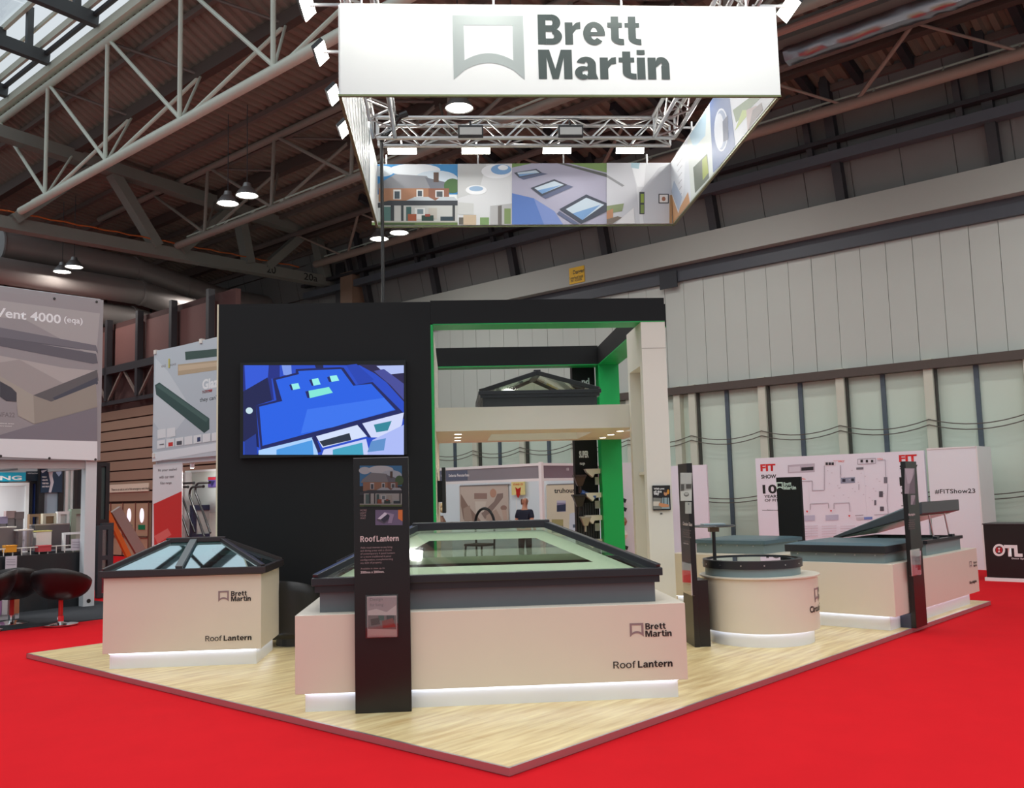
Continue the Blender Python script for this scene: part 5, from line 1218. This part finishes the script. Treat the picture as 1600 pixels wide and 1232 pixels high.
MB().box(0, .02, -.8, .14, .06, 2.98).build('banner_sheet', M('banner_white', (232,232,236), .5), t); MB().box(-.004, .02, -.8, .14, 2.86, 2.985).build('red_header', M('header_red', (206,30,40), .5), t); MB().box(-.1, .12, -.8, .14, 0, .06).build('foot', ALUD, t)
# ================================================================== LEFT STANDS
gc = uvb(MB().box(-14, 7.75, 14.46, 24, 0, .012), 'grey_carpet', CARPG); struct(gc)
BN = thing('hanging_banner', 'large grey vent banner with white lettering at the left edge', 'banner', UV(7.36, 16.34, 0), TH)
MB().box(-3.4, .03, 0, .02, 2.5, 5.34).build('banner_sheet', M('banner_grey', (150,146,150), .5, noise=.06, scale=.8), BN)
b1 = PV(16.34)
flat_print('banner_print', b1, [((150,144,148), [(-60,450),(156,473),(153,690),(-60,684)]), ((168,162,164), [(-60,462),(156,490),(150,560),(40,500),(-60,490)]), ((92,88,98), [(-60,505),(0,512),(152,547),(153,553),(150,549),(0,530),(-60,522)]), ((112,108,118), [(-60,505),(0,512),(150,540),(153,549),(0,527),(-60,520)]), ((96,92,102), [(-60,520),(0,527),(150,553),(153,568),(145,569),(0,541),(-60,534)]),
   ((176,168,168), [(-60,548),(0,556),(100,575),(153,580),(153,584),(52,618),(0,592),(-60,574)]), ((160,152,152), [(30,562),(110,605),(52,618),(0,592),(-20,570)]), ((96,92,96), [(52,618),(152,578),(154,595),(100,622),(82,632),(60,626)]), ((70,72,86), [(82,622),(152,590),(153,600),(92,630)]), ((166,158,150), [(0,588),(52,618),(54,663),(28,650),(26,626),(0,612)]), ((150,142,134), [(52,618),(80,628),(150,600),(152,636),(54,663)]), ((66,64,74), [(0,596),(18,606),(26,614),(26,628),(10,627),(0,620)]), ((124,118,128), [(0,680),(54,664),(152,637),(152,690),(-60,684)]),
   ((226,226,230), [(-60,684),(152,690),(152,720),(-60,712)])], BN)
letters('lettering', 't Vent 4000', b1, (-24,493), (95,503.5), 15, M('banner_letter', (232,232,236), .5), BN, .02); letters('lettering', '(eqa)', b1, (100,506), (129,509), 12, MATS['banner_letter'], BN, .01)
letters('lettering', 'NFA22', b1, (-4,651.5), (23,652.5), 7.5, INKG, BN, .01)
letters('lettering', 'equivalent area', b1, (-12,662.5), (22,663), 2, INKW, BN, .005); letters('lettering', 'per metre tested', b1, (-12,666.5), (18,667), 2, INKW, BN, .005)
lgm = M('logo_blue_grey', (84,96,140), .5)
letters('lettering', 'Glaz', b1, (87,705.5), (109,706.5), 9, lgm, BN, .04); letters('lettering', 'part', b1, (110,706.5), (135.5,707.5), 9, M('logo_soft_red', (214,92,84), .5), BN, .04)
flat_print('logo_bar', b1, [((206,70,64), [(86.5,706),(106,706.8),(106,709),(86.5,708.2)]), ((60,74,140), [(106,706.8),(135.5,708),(135.5,710.4),(106,709)])], BN)
for (x, y) in ((1,713), (77,716.5), (149,718.5), (151,472), (85,467)):
    p = b1.front(.004).at(x, y); MB().tube(p, p-VD*.008, .022, 10).build('eyelet', M('eyelet', (70,66,66), .4, .6), BN, world=True)
LS = thing('vent_stand', 'white post and beams of the left stand under the grey banner', 'stand', UV(7.36, 16.4, 0), TH)
PST = M('post_white', (206,210,214), .45)
MB().box(-.19, 0, 0, .17, .012, 5.36).build('post', PST, LS); MB().box(-3.4, -.19, 0, .08, 5.28, 5.36).build('top_beam', PST, LS); MB().box(-.12, -.02, .17, 6, 2.36, 2.58).build('side_beam', M('beam_grey', (178,170,170), .5), LS); MB().box(-3.4, -.19, .02, .1, 2.36, 2.5).build('front_beam', M('beam_grey', (178,170,170)), LS)
MB().tube((-.095,-.005,.1), (-.095,.0,.1), .035, 14).build('bolt_hole', INK, LS)
MB().box(-3.4, -.1, 4.4, 4.5, .012, 2.3).build('back_wall', M('stand_wall', (150,146,146), .6), LS)
for (st, u, v, z) in ((LS, 6.0, 17.4, 2.34), (LS, 4.6, 17.4, 2.34)):
    p = UV(u, v, z); MB().tube(p, p-ZD*.10, .05, 12).build('spotlight', PST, st, world=True); MB().tube(p-ZD*.101, p-ZD*.104, .042, 12).build('spotlight_lens', DOWNM, st, world=True)
    MB().bar(p-VD*1.2, p+VD*2.8, .03, .03).build('spotlight_track', ALUD, st, world=True)
    lamp('stand_spot_and_fill', 'A', p-ZD*.12, 16, .1, direction=VD*.35-ZD)
# draped table
DT = thing('draped_table', 'display table draped in black cloth under the grey banner', 'table', UV(5.9, 16.62, .012), TH)
mb = MB(); nx, nz = 46, 8
for j in range(nz+1):
    for i in range(nx+1):
        x = -2.2+3.58*i/nx; tt = 1-j/nz
        mb.v.append((x, .02*math.sin(x*14)*tt+.025*math.sin(x*5.3+tt*2)*tt+.012*math.sin(x*31)*tt, .90*j/nz))
for j in range(nz):
    for i in range(nx): mb.f.append((j*(nx+1)+i, j*(nx+1)+i+1, (j+1)*(nx+1)+i+1, (j+1)*(nx+1)+i)); mb.c.append(None)
mb.build('cloth', M('black_cloth', (34,38,42), .42, noise=.08), DT, smooth=True)
MB().box(-2.2, 1.38, .0, 1.1, .88, .915).build('table_top', M('black_cloth', (34,38,42)), DT)
for (x, y) in ((-2.1,.1), (1.3,.1), (-2.1,1.0), (1.3,1.0)): MB().tube((x,y,0), (x,y,.88), .02, 8).build('leg', ALUD, DT)
GGR = M('sage_frame', (140,158,142), .45); CRE = M('cream_frame', (206,198,178), .5); GRY = M('grey_plastic', (120,112,114), .5); CLR = glass('clear_acrylic', (.88,.86,.90), .10, .05)
def sample(label, px0, py0, px1, py1, v, d, mat, name='frame_sample', cat='frame sample', grp='window frame samples', fw=.05, pane=None):
    """open rectangular frame of four bars with an optional pane, standing on the table"""
    p = PV(v); A = p.at(px0, py1); B = p.at(px1, py1); T = p.at(px0, py0); W = (B-A).dot(UD); H = (T-A).z
    t = thing(name, label, cat, A, TH, grp)
    for b in ((0, fw, 0, H), (W-fw, W, 0, H), (fw, W-fw, 0, fw), (fw, W-fw, H-fw, H)): MB().box(b[0], b[1], 0, d, b[2], b[3]).build('bar', mat, t)
    if pane: MB().box(fw, W-fw, d*.4, d*.6, fw, H-fw).build('pane', pane, t)
    return t
def crate(label, px0, py0, px1, py1, v, d, mat, name='sample_box', cat='box', grp='boxes on the draped table', lid=None):
    p = PV(v); A = p.at(px0, py1); B = p.at(px1, py1); T = p.at(px0, py0); W = (B-A).dot(UD); H = (T-A).z
    t = thing(name, label, cat, A, TH, grp)
    for b in ((0, W, 0, .012, 0, H), (0, W, d-.012, d, 0, H), (0, .012, .012, d-.012, 0, H), (W-.012, W, .012, d-.012, 0, H), (.012, W-.012, .012, d-.012, 0, .012)): MB().box(*b).build('side', mat, t)
    MB().box(-.006, W+.006, -.006, d+.006, H, H+.02).build('rim', lid or mat, t)
    return t
ztab = .93
def row(v): return PV(v)
sample('sage green window frame sample standing at the right end of the draped table', 110, 796, 139, 862, 17.3, .12, GGR, pane=M('pale_grey_pane', (170,176,170), .3), fw=.09)
sample('white window frame sample beside the sage green one', 89, 800, 108, 858, 17.35, .1, SHA, pane=M('grey_pane', (190,194,192), .3))
sample('cream wooden frame sample left of the white one', 66, 803, 88, 858, 17.4, .1, CRE, pane=M('brown_pane', (150,120,90), .4))
sample('low white frame sample with an open middle at the front right of the draped table', 99, 833, 137, 861.5, 16.75, .08, SHA, fw=.035)
sample('brown timber frame sample near the back of the draped table', 45, 804, 64, 858, 17.5, .1, M('timber_frame', (140,112,86), .5))
crate('clear acrylic box of parts at the middle of the draped table', 28, 830, 51, 862, 16.8, .3, CLR, lid=WPL)
crate('grey tray of vent samples on the draped table, left of the clear box', -6, 826, 24, 862, 17.0, .3, GRY, lid=WPL)
crate('dark grey parts tray behind the low white frame', 54, 822, 108, 861, 17.1, .25, M('dark_tray', (96,88,92), .5), lid=M('tray_lid', (150,138,134), .5))
crate('small white box on the draped table, front of the dark tray', 56, 832, 80, 862, 16.9, .2, WPL, lid=M('lime_lid', (206,200,120), .5))
crate('low row box with orange lid at the left front of the draped table', 9, 855, 26, 864, 16.66, .15, M('orange_box', (224,150,40), .5))
crate('low box with red lid at the centre front of the draped table', 60, 855, 80, 863, 16.66, .15, M('red_box', (196,70,76), .5))
for k, (px, py, lb) in enumerate(((3, 800, 'lilac upright sample card at the far left of the draped table'), (16, 792, 'pink-grey upright sample block on the tray at the left'), (29, 794, 'slanting grey sample block right of the pink-grey one'))):
    p = PV(17.2).at(px, 860); t = thing('sample_block', lb, 'sample', (p.x, p.y, .93), TH, 'sample blocks at the back of the table')
    hh = (PV(17.2).at(px, py)-p).z
    MB().box(-.06, .06, 0, .08, 0, hh-.12).build('stem', GRY, t); MB().box(-.09, .07, -.02, .09, hh-.12, hh).build('cap', (M('lilac', (150,140,170), .5), M('pinkgrey', (160,140,140), .5), GRY)[k], t)
rl = thing('wire_rail', 'thin white wire rail along the front edge of the draped table', 'rail', UV(5.9, 16.68, .93), TH)
MB().tube((-.9,0,.12), (1.25,0,.12), .01, 6).build('top_wire', WPL, rl)
for k in range(16): MB().tube((-.9+.14*k,0,0), (-.9+.14*k,0,.12), .008, 6).build('upright', WPL, rl)
for (x0_, y0_, x1_, y1_, v, lb) in ((111, 843, 126, 861, 16.6, 'white price card standing at the right front of the draped table'), (8, 870, 26, 894, 16.56, 'white information sheet pinned to the black cloth')):
    t = thing('info_card', lb, 'card', (0,0,0), 0); UB('sheet', PV(v), x0_, y0_, x1_, y1_, .004, M('card_paper', (206,196,206), .5), t)
    flat_print('print_lines', PV(v), [((170,160,172), rc(x0_+2, y0_+4+4*k, x1_-2, y0_+5.2+4*k)) for k in range(3)], t)
# things behind the table
def winframe(label, x0_, y0_, x1_, y1_, v, mat, pane, fw=.1, name='window_display', grp='window displays of the left stand'):
    p = PV(v); A = p.at(x0_, y0_); B = p.at(x1_, y0_); W = (B-A).dot(UD); H = A.z-.012
    t = thing(name, label, 'window display', (A.x, A.y, .012), TH, grp)
    for b in ((0, fw, 0, H), (W-fw, W, 0, H), (fw, W-fw, 0, fw), (fw, W-fw, H-fw, H), (fw, W-fw, H*.52, H*.52+fw)): MB().box(b[0], b[1], 0, .1, b[2], b[3]).build('bar', mat, t)
    MB().box(fw, W-fw, .04, .06, fw, H*.52).build('pane', pane, t); MB().box(fw, W-fw, .04, .06, H*.52+fw, H-fw).build('pane', pane, t)
    return t
BLF = M('black_frame', (34,32,36), .4)
wd_ = winframe('black framed window display carrying the navy poster', 62, 731, 101, 860, 18.2, BLF, M('bluish_pane', (150,164,180), .2))
ps = thing('poster', 'navy poster with a white wavy strip on the black framed window display', 'poster', (0,0,0), 0)
UB('sheet', PV(18.18), 63.5, 733, 97, 770.5, .01, M('navy_sheet', (26,50,74), .4), ps)
flat_print('poster_print', PV(18.18), [((24,52,80), rc(64,734,96.5,770)), ((212,210,220), [(75,734),(83,733),(82,744),(84,754),(80,770),(76,770),(79,755),(77,745)]), ((150,170,200), [(86,733),(96,732),(96,740),(92,745),(88,740)]), ((200,200,210), [(64,736),(75,734),(66,740)])], ps)
for k, s in enumerate(('WINDOW', 'VENTS', 'TESTED', 'AND READY')): letters('lettering', s, PV(18.18), (65.5,747+5*k), (73+1.5*k,747+5*k), 2.4, INKW, ps, .03)
winframe('white door panel display right of the navy poster', 103, 730, 116, 860, 18.25, SHA, M('pale_blue_pane', (196,208,206), .3), fw=.05)
winframe('black narrow door display nearest the white post', 117, 729, 138, 860, 18.2, BLF, M('dark_pane', (30,30,40), .15), fw=.06)
winframe('white framed window display at the far left under the cyan sign', -20, 755, 46, 860, 18.3, SHA, M('white_pane', (214,214,218), .4), fw=.06)
winframe('black frame display between the white frame and the navy poster', 47, 752, 61, 860, 18.35, BLF, M('blue_pane', (40,60,120), .3), fw=.05)
cs = thing('cyan_sign', 'cyan sign with white capital letters at the far left', 'sign', (0,0,0), 0)
UB('board', PV(18.15), -30, 738.5, 40, 753, .03, M('cyan', (20,164,196), .5), cs); letters('lettering', 'ING', PV(18.15), (-6,750.8), (34,750.6), 7, INKW, cs, .03)
dk = thing('dark_board', 'dark blue board with white print beside the cyan sign', 'sign', (0,0,0), 0)
UB('board', PV(18.28), 41, 737, 62, 752, .03, M('dark_board_blue', (22,44,60), .5), dk); letters('lettering', 'VENTILATION', PV(18.28), (43,741), (60,740.5), 2, INKW, dk, .01)
# right of the white post
winframe('tall dark door frame display right of the white post', 153, 723, 172, 870, 19.2, BLF, M('dim_pane', (70,84,84), .2), fw=.08)
winframe('low dark window frame display right of the white post', 154, 822, 176, 880, 17.6, M('slate_frame', (52,62,70), .4), CLR, fw=.08)
winframe('second low dark window frame display behind the first', 160, 818, 178, 872, 18.6, M('slate_frame', (52,62,70), .4), CLR, fw=.08)
ln = thing('leaning_profile', 'grey and orange window profile leaning beside the dark frames', 'profile sample', UV(9.2, 19.6, 0), TH)
MB().bar((0,0,1.62), (1.0,.05,.02), .22, .10, up=(0,1,0)).build('grey_profile', M('taupe_profile', (150,136,130), .5), ln); MB().bar((-.17,.02,1.58), (.62,.07,.05), .10, .10, up=(0,1,0)).build('orange_strip', M('orange_strip', (214,110,40), .5), ln)
MB().box(.55, 1.0, .12, .2, 0, .5).build('rest', DARKM, ln)
# bucket chairs
def bucket_chair(label, loc, rot):
    t = thing('bucket_chair', label, 'chair', loc, rot, 'black bucket chairs')
    mb = MB(); n, m = 24, 9
    for j in range(m+1):
        ph = PI/2*j/m
        for k in range(n):
            a = 2*PI*k/n; r = .365*math.sin(ph)**.8; lift = .17*math.sin(a)*(j/m)**1.5
            mb.v.append((r*math.cos(a), r*math.sin(a), .40+.27*(1-math.cos(ph))+lift))
    for j in range(m):
        for k in range(n): mb.f.append((j*n+k, j*n+(k+1) % n, (j+1)*n+(k+1) % n, (j+1)*n+k)); mb.c.append(None)
    o = mb.build('seat_shell', M('black_gloss_seat', (26,18,20), .42), t, smooth=True)
    s = o.modifiers.new('thick', 'SOLIDIFY'); s.thickness = .05; s.offset = 1
    MB().lathe([(0,.43),(.24,.46),(.26,.50),(.2,.53),(0,.535)], n=20).build('cushion', BLK, t, smooth=True)
    MB().tube((0,0,.12), (0,0,.40), .032, 12).build('red_column', M('red_sleeve', (214,44,40), .5), t)
    MB().tube((0,0,.03), (0,0,.13), .045, 12).build('collar', CHROME, t)
    MB().lathe([(.0,.05),(.06,.05),(.2,.022),(.24,.012),(.24,0),(0,0)], n=28).build('base_plate', CHROME, t, smooth=True)
    return t
bucket_chair('black bucket chair on a red column, nearest the white post', UV(5.93, 14.3, .012)+Vector((0,0,0)), TH+2.4)
bucket_chair('black bucket chair behind the nearest one, half hidden', UV(5.55, 15.1, .012), TH+2.9)
bucket_chair('black bucket chair cut off by the left edge', UV(5.0, 14.6, .012), TH-2.2)
lt2 = thing('leaflet_dispenser', 'white plinth with colourful leaflets between the bucket chairs', 'leaflet stand', UV(5.66, 15.7, .012), TH)
MB().box(-.12, .22, 0, .2, 0, .72).build('plinth', M('plinth_white', (214,206,212), .5), lt2)
for k, c in enumerate(((180,130,180), (230,226,230), (150,116,120), (196,120,84))): MB().box(-.12+.085*k, -.04+.085*k, -.012, 0, .08, .70).build('leaflet', M('leaflet_%s' % 'pink white taupe copper'.split()[k], c, .5), lt2)
# second stand with its banner
B2N = thing('hanging_banner', 'pale banner with dark green vent strips and small logos beside the black wall', 'banner', UV(10.92, 18, 0), TH)
MB().box(0, .02, -1.2, 3.38, 2.72, 5.34).build('banner_sheet', M('banner_pale', (196,202,208), .5, noise=.04, scale=.8), B2N)
b2p = PU(10.92)
pr = [((190,198,206), [(241,549),(342,528),(342,690),(238,706)]), ((206,212,218), [(243,560),(262,580),(300,640),(262,690),(240,660)]), ((226,230,234), [(238,708),(342,692),(342,704),(238,722)]), ((60,84,78), [(289,550),(342,545),(342,557),(290,563)]), ((186,164,136), [(278,570),(342,563),(342,578),(278,587)]), ((206,184,156), [(279,572),(342,566),(342,572),(279,580)]),
      ((60,84,82), [(242,602),(249,598),(327,654),(327,671),(319,677),(244,617)]), ((78,104,100), [(244,604),(249,600),(326,655),(322,660)])]
for k in range(2): pr.append(((228,230,232), [(246+15*k,672-2*k),(259+15*k,670-2*k),(259+15*k,684-2*k),(246+15*k,686-2*k)]))
for k in range(7): pr.append(((228,230,232), [(245.5+14.2*k,689-2*k),(258+14.2*k,687-2*k),(258+14.2*k,700-2*k),(245.5+14.2*k,702-2*k)]))
pr += [((206,60,56), [(263,692),(270,691),(270,697),(263,698)]), ((84,84,92), [(276,690),(284,689),(284,695),(276,696)]), ((60,70,110), [(308,684),(313,683),(313,690),(308,691)]), ((90,90,100), [(249,694.5),(256,693.5),(256,695),(249,696)]), ((200,190,90), [(263,561),(265,560.5),(265,575),(263,575.5)])]
flat_print('banner_print', b2p, pr, B2N)
letters('lettering', 'Glaz', b2p, (316,609.5), (341,606), 16, M('letter_pale', (236,238,240), .5), B2N, .04); letters('lettering', 'they can\'t', b2p, (312,630.5), (341,626.5), 8.5, INK, B2N, .005)
flat_print('logo_bar', b2p, [((214,60,54), [(316,611),(332,608.5),(331,613),(316,615.5)])], B2N)
letters('lettering', 'NFA22', b2p, (252,575), (259,574), 3.5, INKG, B2N, .01); letters('lettering', 'EQA22', b2p, (266,573), (275,572), 3.5, INKG, B2N, .01)
for (v0_, z_) in ((3.3, 2.8), (3.3, 5.28), (1.2, 5.28)): MB().box(-.03, .06, v0_-.05, v0_+.05, z_, z_+.1).build('corner_clip', WPL, B2N)
S2 = thing('sample_stand', 'white open stand structure behind the pale banner', 'stand', UV(11.0, 18, 0), TH)
MB().box(.0, .1, 3.28, 3.38, 0, 5.36).build('post', PST, S2); MB().box(.0, .08, -1.2, 3.3, 2.62, 2.72).build('front_beam', PST, S2); MB().box(2.4, 2.5, -1.2, 1.9, 0, 2.5).build('back_wall', M('stand_wall2', (206,204,200), .5), S2)
for v in (18.6, 19.8):  # unseen spotlights, added behind the banner to brighten the door displays
    p = UV(11.06, v, 2.60); MB().tube(p, p-ZD*.10, .05, 12).build('spotlight', PST, S2, world=True); MB().tube(p-ZD*.101, p-ZD*.104, .042, 12).build('spotlight_lens', DOWNM, S2, world=True)
    lamp('stand_spot_and_fill', 'A', p-ZD*.12, 8, .1, direction=UD*.45-ZD)
rb = thing('roll_up_banner', 'white roll-up banner with a red lower half beside the white door displays', 'banner', UV(10.98, 20.3, 0), TH)
v1, v2 = to_uv(PU(10.98).at(238, 800))[1], to_uv(PU(10.98).at(284, 800))[1]
MB().box(0, .015, v2-20.3, v1-20.3, .05, 2.64).build('banner_sheet', M('rollup_white', (222,222,224), .5), rb); MB().box(-.12, .12, v2-20.3, v1-20.3, 0, .05).build('foot', ALUD, rb)
rpl = PU(10.98)
flat_print('banner_print', rpl, [((206,54,52), [(240,788),(284,768),(284,860),(241,860)]), ((222,110,104), [(241,838),(262,826),(268,836),(246,850)])], rb)
for k, s in enumerate(('Fit your sealed', 'with our new', 'Glaz range')): letters('lettering', s, rpl, (247+1.5*k,738.5+10*k), (276-4*k,735.8+10*k), 5, INKG, rb, .01)
def doorunit(label, x0_, y0_, x1_, u, mat, win=None, handle=True):
    p = PU(u); A = p.at(x0_, y0_); B = p.at(x1_, y0_); W = (B-A).dot(-VD); H = A.z
    t = thing('door_display', label, 'door display', (A.x, A.y, 0), TH-PI/2, 'white door displays of the second stand')
    MB().box(0, W, .0, .14, .0, H).build('slab', mat, t, bevel=.004)
    for b in ((-.03, .03, .0, H+.03), (W-.03, W+.03, .0, H+.03), (.03, W-.03, H-.02, H+.03)): MB().box(b[0], b[1], -.02, .15, b[2], b[3]).build('frame_bar', SHA, t)
    if win: MB().box(W*win[0], W*win[1], -.008, 0, H*win[2], H*win[3]).build('pane', M('pane_grey', (190,198,196), .2), t)
    if handle:
        MB().tube((W*.72,-.05,H*.5), (W*.72,-.05,H*.5+.22), .014, 8).build('handle', ALU, t); MB().tube((W*.5,-.02,H*.17), (W*.5,.0,H*.17), .03, 10).build('knob', ALU, t)
    return t
dd1 = doorunit('narrow white door display next to the roll-up banner', 266, 742, 290, 11.6, M('door_white', (206,212,204), .4))
dd2 = doorunit('wide white door display with a grey window, at the edge of the black wall', 291, 738, 352, 11.75, M('door_white', (206,212,204)), (.2,.8,.6,.88), False)
for k, (px, py, c, n_, lb) in enumerate(((279.5, 746, (44,40,34), 'dark badge', 'small dark sticker on the narrow white door'), (330, 750, (96,80,150), 'violet badge', 'violet and red sticker on the wide white door'))):
    t = thing('sticker', lb, 'sticker', (0,0,0), 0); u_ = (11.575, 11.725)[k]
    UB('sheet', PU(u_), px-5, py-4, px+5+k*3, py+4+k*8, .003, M('sticker_'+n_.split()[0], c, .5), t)
    if k: flat_print('print', PU(u_), [((200,50,60), rc(325,746,337,750)), ((40,40,90), [(327,752),(336,752),(331,761)])], t)
fx = winframe('dark blue framed window sample, low down at the edge of the black wall', 300, 790, 345, 838, 20.2, M('navy_frame', (34,40,70), .4), M('grey_view', (160,168,166), .2), fw=.12, name='frame_display', grp=None)
for k in range(4):
    t = thing('handrail_sample', ['leftmost', 'second', 'third', 'rightmost'][k]+' of the four bent black handrails by the white doors', 'handrail', UV(11.3, 0, 0), TH, 'bent black handrail samples')
    p = PU(11.3); a = p.at(274+9*(k if k < 2 else k+.6), 790-6*(k % 2)); v_ = to_uv(a)[1]; z_ = a.z
    pts = [(0, v_-.55, z_+.42), (0, v_-.12, z_+.42)] + [(0, v_-.12+.16*math.sin(q)*1.0, z_+.26+.16*math.cos(q)) for q in (.4,.8,1.2,1.6,2.0,2.4)]
    e_ = pts[-1]; pts += [(0.0, e_[1]-.32, e_[2]-.42), (0, e_[1]-.62, e_[2]-.86)]
    MB().path(pts, .026, 8).build('tube', BPL, t, smooth=True); MB().tube((0, pts[0][1]-.03, pts[0][2]), (0, pts[0][1], pts[0][2]), .034, 10).build('end_cap', BPL, t)

# ================================================================== LETTERING, PRINT AND FITTINGS BELONG TO THE PIECE THEY SIT ON
DECOR = ('lettering', 'logo', 'photo_print', 'print', 'picture', 'cover_print', 'poster_print', 'banner_print', 'logo_bar', 'plan_print', 'emblem', 'arrow', 'print_lines', 'shirt_lettering', 'shirt_patch',
         'handle', 'knob', 'screw', 'bolt_hole', 'eyelet', 'card', 'cooling_fin', 'lens', 'holder_base', 'name_panel', 'spotlight_lens', 'strut_bracket', 'foot_plate')
HOST_NOT = DECOR + ('led_strip', 'kickboard', 'chain', 'bottom_rail', 'brochure_holder', 'edge_strip', 'joint', 'top_edge', 'body_')
bpy.context.view_layer.update()
def bounds(o):
    p = [o.matrix_world @ Vector(c) for c in o.bound_box]
    return Vector([min(q[i] for q in p) for i in range(3)]), Vector([max(q[i] for q in p) for i in range(3)])
def base(o): return o.name.split('.')[0]
for root in [o for o in COL.objects if o.type == 'EMPTY' and o.parent is None]:
    kids = list(root.children)
    hosts = [(c, *bounds(c)) for c in kids if c.type == 'MESH' and base(c) not in HOST_NOT]
    for c in kids:
        if c.type != 'MESH' or base(c) not in DECOR or c.children: continue
        lo, hi = bounds(c); m = (lo+hi)/2; best = None
        for h, a, b in hosts:
            d = sum(max(a[i]-m[i], 0, m[i]-b[i])**2 for i in range(3))
            if base(c) == 'holder_base' and base(h) != 'brochure_holder': d += 1e-4
            key = (round(d, 5), (b-a).length)
            if best is None or key < best[0]: best = (key, h)
        if best is None: continue
        wc = c.matrix_world.copy(); wh = best[1].matrix_world.copy()
        c.parent = best[1]; c.matrix_parent_inverse = wh.inverted(); c.matrix_basis = wc
for o in COL.objects:
    n_ = base(o)
    if o.parent is None: continue
    if n_ == 'green_soffit': o['label'] = 'green underside of the beam'
    elif n_ == 'red_column': o['label'] = 'red column sleeve'
    elif n_ == 'led_strip': o['label'] = 'white light strip under the body'
    elif n_ == 'red_header': o['label'] = 'red top band'
    elif n_ == 'orange_strip': o['label'] = 'orange strip'
